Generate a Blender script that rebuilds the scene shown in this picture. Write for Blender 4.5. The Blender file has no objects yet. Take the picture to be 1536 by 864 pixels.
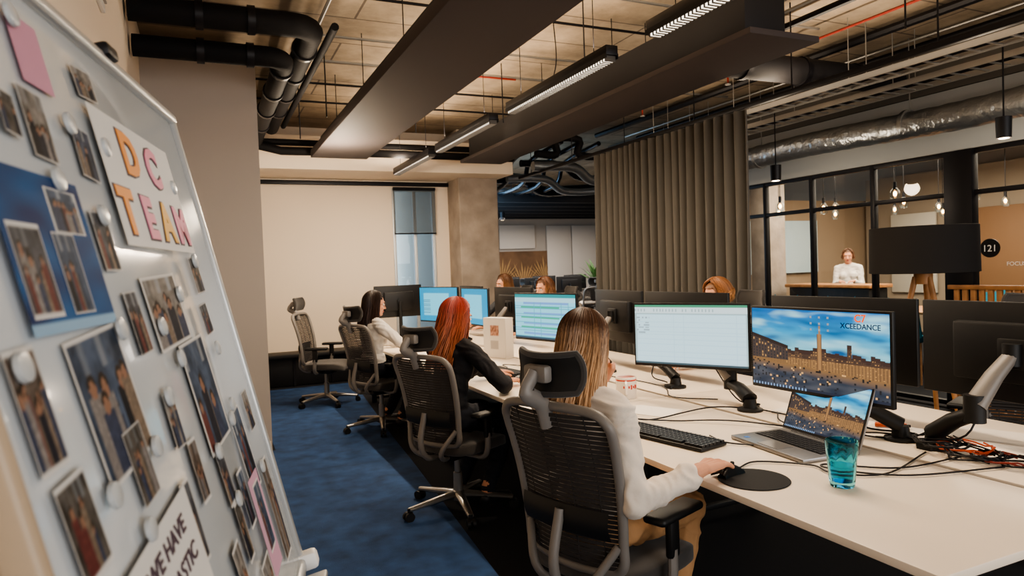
import bpy, bmesh, math, random
import numpy as np
from mathutils import Vector, Matrix, noise
random.seed(7)
R_=random.Random(11)
def lin(h):
    h=h.lstrip('#'); c=[int(h[i:i+2],16)/255 for i in (0,2,4)]
    return tuple(x/12.92 if x<=.04045 else ((x+.055)/1.055)**2.4 for x in c)
MATS={}
def mat(name,hexc='#ffffff',rough=.6,metal=0,bump=None,var=None,attr=False,emit=0,emitc=None,trans=0,alpha=1,ior=1.45,spec=.5,coat=0,sheen=0):
    if name in MATS: return MATS[name]
    m=bpy.data.materials.new(name); m.use_nodes=True; nt=m.node_tree; b=nt.nodes['Principled BSDF']
    c=lin(hexc)+(1,)
    b.inputs['Base Color'].default_value=c; b.inputs['Roughness'].default_value=rough; b.inputs['Metallic'].default_value=metal
    b.inputs['IOR'].default_value=ior; b.inputs['Specular IOR Level'].default_value=spec
    if trans: b.inputs['Transmission Weight'].default_value=trans
    if coat: b.inputs['Coat Weight'].default_value=coat
    if sheen: b.inputs['Sheen Weight'].default_value=sheen
    if alpha<1: b.inputs['Alpha'].default_value=alpha
    tc=nt.nodes.new('ShaderNodeTexCoord')
    if attr:
        a=nt.nodes.new('ShaderNodeVertexColor'); a.layer_name='Col'
        if emit:
            b.inputs['Base Color'].default_value=(.01,.01,.012,1)
            nt.links.new(a.outputs[0],b.inputs['Emission Color']); b.inputs['Emission Strength'].default_value=emit
        else: nt.links.new(a.outputs[0],b.inputs['Base Color'])
    elif emit:
        b.inputs['Emission Color'].default_value=(lin(emitc) if emitc else lin(hexc))+(1,); b.inputs['Emission Strength'].default_value=emit
    if var:
        sc,amt=var[0],var[1]
        n=nt.nodes.new('ShaderNodeTexNoise'); n.inputs['Scale'].default_value=sc; n.inputs['Detail'].default_value=6
        nt.links.new(tc.outputs['Object'],n.inputs['Vector'])
        r=nt.nodes.new('ShaderNodeValToRGB'); r.color_ramp.elements[0].position=.3; r.color_ramp.elements[1].position=.7
        r.color_ramp.elements[0].color=tuple(x*(1-amt) for x in c[:3])+(1,); r.color_ramp.elements[1].color=tuple(min(1,x*(1+amt)) for x in c[:3])+(1,)
        nt.links.new(n.outputs[0],r.inputs[0]); nt.links.new(r.outputs[0],b.inputs['Base Color'])
    if bump:
        n=nt.nodes.new('ShaderNodeTexNoise'); n.inputs['Scale'].default_value=bump[0]; n.inputs['Detail'].default_value=5
        nt.links.new(tc.outputs['Object'],n.inputs['Vector'])
        bp=nt.nodes.new('ShaderNodeBump'); bp.inputs['Strength'].default_value=bump[1]; bp.inputs['Distance'].default_value=bump[2] if len(bump)>2 else .01
        nt.links.new(n.outputs[0],bp.inputs['Height']); nt.links.new(bp.outputs[0],b.inputs['Normal'])
    MATS[name]=m; return m
def glassmat(name,tint=(.9,.95,.97),refl=.12):
    if name in MATS: return MATS[name]
    m=bpy.data.materials.new(name); m.use_nodes=True; nt=m.node_tree; nt.nodes.clear()
    o=nt.nodes.new('ShaderNodeOutputMaterial'); mx=nt.nodes.new('ShaderNodeMixShader'); t=nt.nodes.new('ShaderNodeBsdfTransparent'); g=nt.nodes.new('ShaderNodeBsdfGlossy')
    f=nt.nodes.new('ShaderNodeLayerWeight'); f.inputs[0].default_value=.5; p=nt.nodes.new('ShaderNodeMath'); p.operation='POWER'; p.inputs[1].default_value=4
    q=nt.nodes.new('ShaderNodeMath'); q.operation='MULTIPLY_ADD'; q.inputs[1].default_value=.5; q.inputs[2].default_value=.04
    t.inputs[0].default_value=tint+(1,); g.inputs['Roughness'].default_value=.02
    nt.links.new(f.outputs['Facing'],p.inputs[0]); nt.links.new(p.outputs[0],q.inputs[0]); nt.links.new(q.outputs[0],mx.inputs[0]); nt.links.new(t.outputs[0],mx.inputs[1]); nt.links.new(g.outputs[0],mx.inputs[2]); nt.links.new(mx.outputs[0],o.inputs[0])
    MATS[name]=m; return m
def T(x,y,z): return Matrix.Translation((x,y,z))
def RZ(a): return Matrix.Rotation(math.radians(a),4,'Z')
def RX(a): return Matrix.Rotation(math.radians(a),4,'X')
def RY(a): return Matrix.Rotation(math.radians(a),4,'Y')
def SZ(s): return Matrix.Diagonal((1,1,s,1))
def cr(pts,n=8,closed=False):
    P=[Vector(p) for p in pts]; out=[]; N=len(P); segs=N if closed else N-1
    for i in range(segs):
        p1=P[i]; p2=P[(i+1)%N]
        p0=P[i-1] if (i>0 or closed) else p1*2-p2
        p3=P[(i+2)%N] if (i+2<N or closed) else p2*2-p1
        for k in range(n):
            t=k/n
            out.append(.5*((2*p1)+(p2-p0)*t+(2*p0-5*p1+4*p2-p3)*t*t+(3*p1-p0-3*p2+p3)*t**3))
    if not closed: out.append(P[-1])
    return out
class B:
    def __init__(s,name): s.name=name; s.v=[];s.f=[];s.m=[];s.c=[];s.sm=[];s.mats=[]
    def mi(s,m):
        if m not in s.mats: s.mats.append(m)
        return s.mats.index(m)
    def add(s,vs,fs,m,cols=None,smooth=True,M=None,fcol=None):
        o=len(s.v); i=s.mi(m)
        if M is not None: vs=[M@Vector(v) for v in vs]
        s.v.extend(tuple(v) for v in vs)
        for f in fs:
            s.f.append(tuple(o+k for k in f)); s.m.append(i); s.sm.append(smooth)
            s.c.append([cols[k] for k in f] if cols else ([fcol]*len(f) if fcol else None))
    def box(s,c,d,m,bev=0,seg=2,M=None,fcol=None):
        x,y,z=c; a,b_,e=d[0]/2,d[1]/2,d[2]/2
        if bev<=0:
            vs=[(x+i*a,y+j*b_,z+k*e) for i in(-1,1) for j in(-1,1) for k in(-1,1)]
            fs=[(0,1,3,2),(4,6,7,5),(0,4,5,1),(2,3,7,6),(0,2,6,4),(1,5,7,3)]
            s.add(vs,fs,m,smooth=False,M=M,fcol=fcol); return
        bm=bmesh.new(); bmesh.ops.create_cube(bm,size=1)
        for v in bm.verts: v.co=Vector((v.co.x*d[0],v.co.y*d[1],v.co.z*d[2]))
        bmesh.ops.bevel(bm,geom=bm.edges[:],offset=min(bev,min(d)*.49),segments=seg,profile=.5,affect='EDGES')
        bm.verts.index_update()
        s.add([(v.co.x+x,v.co.y+y,v.co.z+z) for v in bm.verts],[[v.index for v in f.verts] for f in bm.faces],m,M=M,fcol=fcol); bm.free()
    def tube(s,pts,r,m,seg=8,closed=False,M=None,fcol=None,flat=None):
        P=[Vector(p) for p in pts]; n=len(P); rr=r if isinstance(r,(list,tuple)) else [r]*n
        tang=[]
        for i in range(n):
            a=P[(i-1)%n] if (closed or i>0) else P[0]; b_=P[(i+1)%n] if (closed or i<n-1) else P[-1]
            t=(b_-a); tang.append(t.normalized() if t.length>1e-9 else Vector((0,0,1)))
        up=Vector((0,0,1)) if abs(tang[0].z)<.9 else Vector((1,0,0))
        nrm=(up-tang[0]*up.dot(tang[0])).normalized(); vs=[]
        for i in range(n):
            nrm=(nrm-tang[i]*nrm.dot(tang[i])); nrm=nrm.normalized() if nrm.length>1e-6 else Vector((1,0,0))
            bi=tang[i].cross(nrm)
            for k in range(seg):
                a=2*math.pi*k/seg; vs.append(P[i]+(nrm*math.cos(a)*(flat or 1)+bi*math.sin(a))*rr[i])
        fs=[]
        for i in range(n if closed else n-1):
            j=(i+1)%n
            for k in range(seg):
                l=(k+1)%seg; fs.append((i*seg+k,i*seg+l,j*seg+l,j*seg+k))
        if not closed: fs.append(tuple(range(seg))[::-1]); fs.append(tuple((n-1)*seg+k for k in range(seg)))
        s.add(vs,fs,m,M=M,fcol=fcol)
    def cyl(s,a,b_,r,m,seg=16,r2=None,M=None,fcol=None): s.tube([a,b_],[r,r if r2 is None else r2],m,seg=seg,M=M,fcol=fcol)
    def lathe(s,prof,m,seg=24,M=None,fcol=None):
        vs=[];fs=[]; n=len(prof)
        for r,z in prof:
            for k in range(seg):
                a=2*math.pi*k/seg; vs.append((r*math.cos(a),r*math.sin(a),z))
        for i in range(n-1):
            for k in range(seg):
                l=(k+1)%seg; fs.append((i*seg+k,i*seg+l,(i+1)*seg+l,(i+1)*seg+k))
        if prof[0][0]>1e-4: fs.append(tuple(range(seg))[::-1])
        if prof[-1][0]>1e-4: fs.append(tuple((n-1)*seg+k for k in range(seg)))
        s.add(vs,fs,m,M=M,fcol=fcol)
    def sheet(s,fn,nu,nv,m,M=None,colfn=None,smooth=True):
        vs=[fn(i/nu,j/nv) for j in range(nv+1) for i in range(nu+1)]
        cols=[tuple(colfn(i/nu,j/nv))+(1,) for j in range(nv+1) for i in range(nu+1)] if colfn else None
        fs=[(j*(nu+1)+i,j*(nu+1)+i+1,(j+1)*(nu+1)+i+1,(j+1)*(nu+1)+i) for j in range(nv) for i in range(nu)]
        s.add(vs,fs,m,cols=cols,M=M,smooth=smooth)
    def ell(s,c,r,m,M=None,seg=16,fcol=None):
        n=seg//2; prof=[(math.sin(math.pi*i/n),-math.cos(math.pi*i/n)) for i in range(n+1)]
        MM=T(*c)@Matrix.Diagonal((r[0],r[1],r[2],1)); s.lathe(prof,m,seg,M=(M@MM if M else MM),fcol=fcol)
    def text(s,body,size,m,M,offset=0,align='CENTER'):
        c=bpy.data.curves.new('t','FONT'); c.body=body; c.size=size; c.offset=offset; c.align_x=align; c.extrude=.0006; c.resolution_u=3
        o=bpy.data.objects.new('t',c); bpy.context.collection.objects.link(o)
        dg=bpy.context.evaluated_depsgraph_get(); me=bpy.data.meshes.new_from_object(o.evaluated_get(dg))
        s.add([v.co.copy() for v in me.vertices],[tuple(p.vertices) for p in me.polygons],m,M=M,smooth=False)
        bpy.data.objects.remove(o); bpy.data.meshes.remove(me)
    def mesh(s):
        me=bpy.data.meshes.new(s.name); me.from_pydata(s.v,[],s.f)
        for m in s.mats: me.materials.append(m)
        me.polygons.foreach_set('material_index',s.m); me.polygons.foreach_set('use_smooth',s.sm)
        if any(c is not None for c in s.c):
            ca=me.color_attributes.new('Col','FLOAT_COLOR','CORNER'); arr=[]
            for f,c in zip(s.f,s.c):
                for k in range(len(f)): arr.extend(c[k] if c else (1,1,1,1))
            ca.data.foreach_set('color',arr)
        me.update(); me.set_sharp_from_angle(angle=math.radians(38)); return me
    def obj(s,M=None,parent=None):
        o=bpy.data.objects.new(s.name,s.mesh()); bpy.context.collection.objects.link(o)
        if parent: o.parent=parent
        if M is not None: o.matrix_local=M
        return o
def inst(o,M,name=None):
    n=bpy.data.objects.new(name or o.name.split('.')[0],o.data); bpy.context.collection.objects.link(n); n.matrix_world=M; return n

# ---------------- materials
BLK=mat('black_metal','#17161a',.45,.3); BLKM=mat('black_matte_plastic','#151517',.5)
DESK=mat('desk_laminate','#ebdcc9',.34,var=(3,.02)); WHITE=mat('white_plastic','#eceae6',.35)
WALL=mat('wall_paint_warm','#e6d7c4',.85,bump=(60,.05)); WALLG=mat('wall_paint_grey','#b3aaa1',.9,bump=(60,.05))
CONC=mat('column_concrete','#9b8f83',.85,bump=(25,.5,.01),var=(4,.22))
CARPD=mat('carpet_dark','#0e111a',.95,bump=(400,.6,.004),var=(60,.25)); CARPB=mat('carpet_blue','#27446d',.95,bump=(350,.7,.005),var=(7,.34))
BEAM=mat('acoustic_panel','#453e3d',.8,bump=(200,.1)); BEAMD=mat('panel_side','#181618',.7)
PIPE=mat('insulated_pipe','#111012',.75,bump=(30,.2),spec=.25); RED=mat('red_pipe','#7a2418',.5); FOIL=mat('foil_duct','#b4b8bb',.3,.9,bump=(10,.9,.03)); GALV=mat('galvanised_duct','#8a8e92',.42,.75,bump=(14,.5,.02)); STEEL=mat('steel','#a9a7a3',.35,.8)
CHG=mat('chair_frame_grey','#7d7873',.45,.1); CHM=mat('chair_mesh_dark','#2f2c2c',.75); CHF=mat('chair_fabric','#3b3836',.9,bump=(500,.4,.002),sheen=.3); CHS=mat('chair_base_silver','#96938f',.3,.75); CHB=mat('chair_black','#141415',.5)
def ceilmat():
    m=mat('ceiling_concrete','#a08e78',.9); nt=m.node_tree; b=nt.nodes['Principled BSDF']; tc=nt.nodes.new('ShaderNodeTexCoord')
    br=nt.nodes.new('ShaderNodeTexBrick'); br.inputs['Scale'].default_value=1; br.inputs['Mortar Size'].default_value=.010; br.inputs['Brick Width'].default_value=2.4; br.inputs['Row Height'].default_value=.62
    br.inputs['Color1'].default_value=lin('#b3a18a')+(1,); br.inputs['Color2'].default_value=lin('#a3917a')+(1,); br.inputs['Mortar'].default_value=lin('#6d6053')+(1,)
    nt.links.new(tc.outputs['Object'],br.inputs['Vector'])
    n=nt.nodes.new('ShaderNodeTexNoise'); n.inputs['Scale'].default_value=1.7; n.inputs['Detail'].default_value=9; n.inputs['Roughness'].default_value=.7
    nt.links.new(tc.outputs['Object'],n.inputs['Vector'])
    r=nt.nodes.new('ShaderNodeValToRGB'); r.color_ramp.elements[0].position=.3; r.color_ramp.elements[1].position=.68; r.color_ramp.elements[0].color=(.42,.41,.40,1); r.color_ramp.elements[1].color=(1,1,1,1)
    nt.links.new(n.outputs[0],r.inputs[0]); mx=nt.nodes.new('ShaderNodeMixRGB'); mx.blend_type='MULTIPLY'; mx.inputs[0].default_value=1
    nt.links.new(br.outputs[0],mx.inputs[1]); nt.links.new(r.outputs[0],mx.inputs[2]); nt.links.new(mx.outputs[0],b.inputs['Base Color'])
    return m
CEIL=ceilmat()
PAINT=mat('printed_paper',rough=.6,attr=True,spec=.12); SCREEN=mat('lit_screen',rough=.3,attr=True,emit=1.1)
HAIR=mat('hair_strands',rough=.45,attr=True,spec=.4)

# ---------------- room shell
def slab(name,x0,x1,y0,y1,z0,z1,m,bev=0):
    b=B(name); b.box(((x0+x1)/2,(y0+y1)/2,(z0+z1)/2),(x1-x0,y1-y0,z1-z0),m,bev); return b.obj()
slab('floor',-1,13,-3.5,16.2,-.1,0,CARPD)
b=B('carpet_runner'); pz=.004
b.add([(-.36,-3.2,pz),(1.0,-3.2,pz),(1.2,2.6,pz),(1.42,5.1,pz),(1.5,6.15,pz),(-.36,6.15,pz),(.49,6.15,pz),(1.8,9.4,pz),(.49,9.4,pz)],[(0,1,2,3,4,6,5),(6,4,7,8)],CARPB,smooth=False); b.obj()
slab('ceiling',-1,13,-3.5,16.2,3.55,3.7,CEIL)
slab('wall_left',-.6,-.4,-3.5,10.1,0,3.55,WALL)
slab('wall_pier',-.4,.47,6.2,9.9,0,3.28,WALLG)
b=B('wall_back')
for x0,x1,z0,z1 in [(-.4,2.56,0,3.55),(3.22,3.45,0,3.55),(2.56,3.22,2.72,3.55),(2.56,3.22,0,.35)]:
    b.box(((x0+x1)/2,10.0,(z0+z1)/2),(x1-x0,.2,z1-z0),WALL)
b.obj()
slab('wall_soffit',.47,4.1,8.95,9.9,2.83,3.25,WALL)
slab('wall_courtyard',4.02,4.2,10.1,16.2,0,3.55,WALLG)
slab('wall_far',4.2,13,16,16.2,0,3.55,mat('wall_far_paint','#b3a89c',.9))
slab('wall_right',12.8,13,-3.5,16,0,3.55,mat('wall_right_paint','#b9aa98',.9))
b=B('wall_front')
for x0,x1,z0,z1 in [(-.6,0,0,3.55),(7.2,13,0,3.55),(0,7.2,2.9,3.55),(0,7.2,0,.5)]: b.box(((x0+x1)/2,-3.4,(z0+z1)/2),(x1-x0,.2,z1-z0),WALL)
b.obj()
b=B('window_2')
for i in range(7): b.box((i*1.2,-3.4,1.7),(.06,.08,2.4),BLK,.004)
for z in (.53,2.87): b.box((3.6,-3.4,z),(7.2,.08,.06),BLK,.004)
b.obj()
b=B('trim_back'); b.box((2.05,9.87,2.78),(3.0,.05,.06),BLK,.005); b.obj()
b=B('baseboard_pier'); b.box((.03,6.18,.04),(.86,.02,.08),WALL); b.obj()
b=B('concrete_column'); b.box((3.74,9.72,1.77),(.62,.62,3.54),CONC,.02,3); b.obj()
WF=mat('window_frame','#c9cdd0',.4,.3); GL=glassmat('clear_glass')
b=B('window_1')
for x in (2.585,2.90,3.195): b.box((x,9.93,1.53),(.045,.07,2.36),WF,.005)
for z in (.37,2.70): b.box((2.89,9.93,z),(.66,.07,.045),WF,.005)
b.add([(2.6,9.94,.38),(3.19,9.94,.38),(3.19,9.94,2.69),(2.6,9.94,2.69)],[(0,1,2,3)],GL,smooth=False); b.obj()
b=B('roller_blind'); bm_=mat('blind_fabric','#5d666c',.8,alpha=.45); b.box((2.89,9.84,2.38),(.64,.006,.66),bm_); b.cyl((2.57,9.84,2.71),(3.21,9.84,2.71),.025,BLK); b.cyl((2.57,9.84,2.05),(3.21,9.84,2.05),.01,BLK); b.obj()
b=B('courtyard_building'); FC=mat('facade_glow','#7fa3b5',.3,.2,emit=2.8,emitc='#5f9dc2'); FW=mat('facade_frame_glow','#d8dfe2',.5,emit=5.5,emitc='#d6e6ec')  # facade panels and frames emit, standing in for daylight falling on them
b.box((3.0,15.6,3),(2.0,.1,6),FC)
for i in range(7): b.box((2.0+i*.32,15.5,3),(.09,.08,6),FW)
for i in range(8): b.box((3.0,15.49,.4+i*.8),(2.0,.08,.07),FW)
b.obj()
b=B('low_bench'); b.box((1.55,9.66,.42),(2.2,.42,.05),BLKM,.008); b.box((1.55,9.72,.2),(2.1,.28,.38),BLKM,.006)
for i in range(5): b.box((.55+i*.5,9.57,.2),(.03,.03,.39),BLK)
b.obj()
b=B('ventilation_grille'); b.box((-.39,3.6,2.95),(.02,.5,.3),WHITE,.004)
for i in range(8): b.box((-.375,3.6,2.84+i*.03),(.012,.44,.008),WALLG)
b.obj()

# ---------------- ceiling services
def panel(name,x0,x1,y0,y1,z,th,bx0,bx1,bh):
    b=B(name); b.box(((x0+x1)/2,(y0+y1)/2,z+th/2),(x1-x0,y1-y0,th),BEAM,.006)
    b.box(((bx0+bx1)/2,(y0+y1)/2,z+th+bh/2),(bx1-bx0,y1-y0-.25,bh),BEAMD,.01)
    for y in np.arange(y0+.4,y1,1.3):
        for x in (x0+.12,x1-.12): b.cyl((x,y,z+th),(x,y,3.55),.004,BLK,6)
    return b.obj()
panel('acoustic_ceiling_panel',1.2,1.86,1.6,8.3,2.87,.09,1.3,1.75,.14)
panel('acoustic_ceiling_panel',3.08,3.66,3.2,8.35,2.87,.04,3.16,3.5,.28)
LEDW=mat('led_louver','#ffffff',.5,emit=2.6,emitc='#fff0dc'); LEDR=mat('louver_rib','#5c5853',.4,.3)
b=B('linear_ceiling_light')
b.box((0,0,.045),(.085,1.52,.06),BLK,.004)
b.box((0,0,.0),(.066,1.47,.03),LEDW)
for i in range(50): b.box((0,-.735+i*.030,-.002),(.074,.010,.036),LEDR)
b.box((-.042,0,.010),(.006,1.52,.03),BLK); b.box((.042,0,.010),(.006,1.52,.03),BLK)
for y in (-.55,.55): b.cyl((0,y,.05),(0,y,.78),.003,BLK,6)
first=None
for y in (2.4,4.33,6.2,7.95):
    if not first: first=b.obj(T(2.33,y,2.76)); 
    else: inst(first,T(2.33,y,2.76))
b=B('insulated_pipes')
for dy,dz,r,xe,ye in ((0,0,.085,.80,8.8),(.24,-.17,.075,.62,8.9)):
    pts=[(-.38,5.1+dy,3.28+dz),(.3,5.1+dy,3.28+dz),(xe-.16,5.1+dy,3.28+dz)]+[(xe-.14+.14*math.sin(t),5.24+dy-.14*math.cos(t),3.28+dz) for t in (0.25,.6,1,1.3)]+[(xe,5.3+dy,3.28+dz),(xe,8.0,3.28+dz),(xe,8.6,3.26+dz)]
    b.tube(pts,r,PIPE,16)
    for x in (0.02,.35): b.cyl((x,5.1+dy,3.28+dz),(x+.05,5.1+dy,3.28+dz),r+.014,BLK)
    for y in (5.6,6.3,7.0,7.7): b.cyl((xe,y,3.28+dz),(xe,y+.05,3.28+dz),r+.014,BLK)
b.tube([(.62,8.6,3.05),(.9,8.55,2.98),(1.6,8.5,2.98),(3.9,8.5,2.98)],.05,PIPE,12)
b.tube([(.62,8.75,3.12),(1.2,8.75,3.12),(4.0,8.75,3.12)],.04,PIPE,12)
b.tube([(.95,5.1,3.3),(.95,8.7,3.3)],.03,PIPE,10)
b.obj()
b=B('ceiling_conduits')
for y in (2.6,3.4,4.4,5.0,5.9,6.6,7.4,8.2): b.cyl((-.3+R_.random(),y,3.5),(4+R_.random()*2,y,3.5),.012,BLK if R_.random()<.5 else STEEL,6)
for x in (.9,2.6,4.1,4.3): b.cyl((x,2,3.45),(x,9,3.45),.014,STEEL if R_.random()<.5 else BLK,6)
for x,y in ((1.1,6.5),(2.1,7.0),(2.75,4.6),(2.8,6.3),(4.2,3.0),(1.0,7.6)): b.cyl((x,y,2.95),(x,y,3.54),.006,BLK,6)
b.tube(cr([(2.7,5.0,3.54),(2.72,5.0,3.2),(2.68,5.02,3.0),(2.8,5.3,2.95)],6),.005,BLK,6)
for x,z,r in ((4.6,3.46,.03),(5.55,3.46,.04),(6.3,3.46,.035),(6.05,3.46,.012)): b.cyl((x,1.2,z),(x,9,z),r,BLK if r>.02 else STEEL,8)
b.obj()
b=B('sprinkler_pipe'); b.cyl((4.98,1.5,3.40),(4.98,9,3.40),.012,RED,8); b.cyl((1.9,6.4,3.42),(3.0,6.4,3.42),.010,RED,8)
for y in (3,5.5,7): b.cyl((4.98,y,3.40),(4.98,y,3.3),.01,RED,8); b.cyl((4.98,y,3.29),(4.98,y,3.3),.03,STEEL,10)
b.obj()
def ladder(x,z,y0,y1,w=.22):
    b=B('cable_tray')
    for s in (-1,1): b.box((x+s*w/2,(y0+y1)/2,z),(.012,y1-y0,.05),STEEL)
    for y in np.arange(y0,y1,.16): b.box((x,y,z-.01),(w,.02,.01),STEEL)
    for k in range(4): b.tube([(x-.07+k*.04,y0,z+.01),(x-.06+k*.04,y1,z+.01)],.008,BLK,6)
    for y in np.arange(y0+.4,y1,1.4):
        for s in (-1,1): b.cyl((x+s*w/2,y,z),(x+s*w/2,y,3.54),.004,STEEL,6)
    b.obj()
ladder(5.25,3.0,1.0,7.6); ladder(5.85,3.0,1.0,7.6,.3)
b=B('curtain_track'); b.box((4.37,5.4,2.83),(.05,7.8,.04),BLK,.004)
for y in np.arange(1.7,9.2,1.2): b.cyl((4.37,y,2.84),(4.37,y,3.54),.006,BLK,6)
b.obj()
def ribduct(name,pts,r,m,step=.12):
    b=B(name); P=cr(pts,14); rr=[r*(1.0 if i%2 else 1.045) for i in range(len(P))]; b.tube(P,rr,m,20)
    return b
b=ribduct('spiral_ventilation_duct',[(6.2,1.5,2.72),(6.18,2.6,2.73),(6.2,4,2.71),(6.18,5.5,2.74),(6.2,7,2.73),(6.2,9,2.75)],.125,FOIL)
for y in (2.5,4.4,6.3,8.2): b.cyl((6.2,y,2.73),(6.2,y+.04,2.73),.14,STEEL,20); b.cyl((6.2,y,2.85),(6.2,y,3.54),.005,STEEL,6)
b.obj()
b=B('black_duct'); b.cyl((3.8,4.7,3.22),(6.42,4.7,3.22),.12,BEAMD,20); b.cyl((3.9,4.95,3.24),(6.42,4.95,3.24),.05,PIPE,12)
for x in (4.4,5.1,5.8): b.cyl((x,4.7,3.22),(x+.05,4.7,3.22),.133,BLK,20)
b.obj()
b=B('ceiling_pipes'); BP=mat('pipe_reflective','#22242a',.25,.7)
for k,(y,z,r) in enumerate(((8.6,2.9,.07),(9.0,3.0,.05),(9.5,2.85,.06),(10.3,2.95,.09),(11.2,2.9,.05))):
    b.tube(cr([(4.25,y,z),(4.9,y,z),(5.3,y+.15,z-.16),(5.9,y+.1,z-.15),(6.3,y,z)] if k<3 else [(4.25,y,z),(4.9,y,z),(5.3,y+.15,z-.16),(5.9,y+.1,z-.15),(8,y,z)],5),r,BP if k%2 else GALV,12)
for k in range(4): b.tube(cr([(4.25+k*.3,8.3,3.2),(4.3+k*.3,9.4,3.1),(4.4+k*.3,10,2.8),(4.5+k*.3,12,2.8)],5),.035,BP,10)
b.tube(cr([(3.95,7.9,2.95),(4.25,7.9,2.95),(4.25,7.9,3.15),(4.6,7.9,3.15),(4.6,7.9,2.95),(5.2,7.9,2.95)],4),.05,PIPE,10)
b.obj()
b=B('ceiling_spotlight'); b.lathe([(.0,0),(.05,0),(.055,.16),(.0,.16)],BLK,16); b.cyl((0,0,.16),(0,0,.7),.006,BLK,6); b.lathe([(0,-.002),(.035,-.002)],mat('spot_lens','#fff2dd',.4,emit=3,emitc='#ffdca8'),16)
sp=b.obj(T(5.6,3.22,2.35))
for p in ((5.45,5.35,2.3),(6.6,10.6,2.5),(7.6,12.2,2.5),(5.5,12.6,2.45),(8.9,10.8,2.5)): inst(sp,T(*p))

# ---------------- curtain
CUR=mat('curtain_fabric','#5f5b55',.9,bump=(300,.25,.003),sheen=.2)
b=B('curtain')
def cf(u,v):
    y=4.58+u*2.55; z=.06+v*2.745
    ph=y*2*math.pi/.125+1.2*math.sin(y*3.1)+.5*math.sin(y*9)
    amp=.045+.018*math.sin(y*5.3)+.02*(1-v); w=1-.25*v
    return (4.37+amp*math.sin(ph)+.012*math.sin(ph*2.3+v*2)*(1-v),y+.02*math.cos(ph)*w+.01*math.sin(v*4+y*7)*(1-v),z)
b.sheet(cf,520,14,CUR)
b.obj()

# ---------------- glass partition and meeting room
b=B('wall_bulkhead'); b.box((6.56,3.5,2.74),(.12,13.4,.58),mat('bulkhead_paint','#b3b5b3',.85)); b.box((6.56,3.5,3.29),(.1,13.4,.5),mat('bulkhead_upper','#6a655d',.9)); b.obj()
b=B('glass_partition')
ys=[.4,1.5,2.6,3.5,4.22,5.03,5.83,6.55,7.4,8.2,9.2,10.2]
for y in ys: b.box((6.5,y,1.22),(.06,.05,2.44),BLK,.004)
b.box((6.48,4.11,1.22),(.1,.26,2.44),BLK,.004)
for z in (.05,2.04,2.42): b.box((6.5,5.3,z),(.055,9.8,.045),BLK,.003)
b.add([(6.5,.4,.05),(6.5,10.2,.05),(6.5,10.2,2.42),(6.5,.4,2.42)],[(0,1,2,3)],GL,smooth=False)
b.cyl((6.46,3.84,1.52),(6.452,3.84,1.52),.085,BLK,28); b.text('121',.085,WHITE,T(6.448,3.84,1.49)@RZ(-90)@RX(90))
b.text('FOCUS',.05,WHITE,T(6.448,3.62,1.36)@RZ(-90)@RX(90))
b.obj()
WOOD=mat('light_wood','#a9784c',.5,var=(12,.2)); TEAL=mat('teal_upholstery','#127a90',.7)
b=B('slatted_wood_divider')
for i in range(26): b.box((6.35,2.2+i*.075,.6),(.03,.045,1.12),WOOD,.004)
b.box((6.35,3.15,1.17),(.05,2.0,.04),WOOD,.004); b.box((6.35,3.15,.05),(.05,2.0,.04),WOOD,.004); b.obj()
b=B('wall_meeting_panel'); b.box((9.6,9.9,1.3),(5.8,.1,2.6),mat('meeting_wall','#a8927a',.8)); b.obj()
b=B('projection_board'); b.box((9.9,9.8,1.7),(2.2,.06,1.0),mat('white_board_panel','#c9dde4',.4)); b.obj()
b=B('concrete_pillar'); b.box((8.9,8.95,1.77),(.4,.4,3.54),CONC,.01); b.obj()
b=B('wall_meeting_side'); b.box((12.4,5.0,1.5),(.1,9.5,3.0),mat('meeting_wall_side','#a39584',.8))
for i in range(6): b.box((12.3,1.2+i*1.5,1.5),(.05,.9,1.5),mat('wall_print_%d'%(i%3),('#5d6f74','#8b6a4d','#d0cabd')[i%3],.6),.01)
b.obj()
BULB=mat('warm_bulb','#ffd9a0',.3,emit=30,emitc='#ffb060')
b=B('pendant_bulb_lamp'); b.cyl((0,0,.16),(0,0,1.2),.005,BLK,6); b.cyl((0,0,.07),(0,0,.16),.02,BLK,10); b.ell((0,0,.02),(.020,.020,.032),BULB)
b.lathe([(.02,.09),(.05,.05),(.06,-.01),(.045,-.06),(.0,-.07)],glassmat('bulb_glass'),16)
pb=b.obj(T(8.4,8.2,2.2))
for p in ((7.9,6.9,2.15),(8.6,7.3,2.2),(9.3,7.9,2.15),(9.0,6.5,2.2),(9.9,6.6,2.15),(10.3,7.6,2.2),(8.8,5.4,2.2),(9.9,5.0,2.15),(7.6,5.6,2.2),(7.4,7.2,2.2),(10.8,6.2,2.2),(11.2,7.4,2.15)): inst(pb,T(*p))
def table(name,x,y,w,d,h,m):
    b=B(name); b.box((0,0,h-.015),(w,d,.03),m,.006)
    for sx in (-1,1):
        for sy in (-1,1): b.cyl((sx*(w/2-.08),sy*(d/2-.08),0),(sx*(w/2-.1),sy*(d/2-.1),h-.03),.018,BLK,8)
    return b.obj(T(x,y,0))
table('meeting_table',8.6,5.8,1.0,1.8,.76,WOOD); table('meeting_table',10.8,5.4,1.2,2.2,.76,DESK); table('meeting_table',9.0,3.4,1.0,1.8,.76,WOOD)
b=B('high_counter'); b.box((9.1,7.75,1.03),(.5,1.6,.05),WOOD,.006); b.box((9.1,7.75,.5),(.4,1.5,1.0),BLKM,.01); b.obj()
b=B('shell_chair')
b.sheet(lambda u,v:((v-.3)*.55 if v<.72 else .23+(v-.72)*.18, (u-.5)*.48*(1-.25*abs(v-.5)), .47+.07*(2*u-1)**2+(0 if v<.7 else (v-.7)*1.5)),10,14,TEAL)
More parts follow.
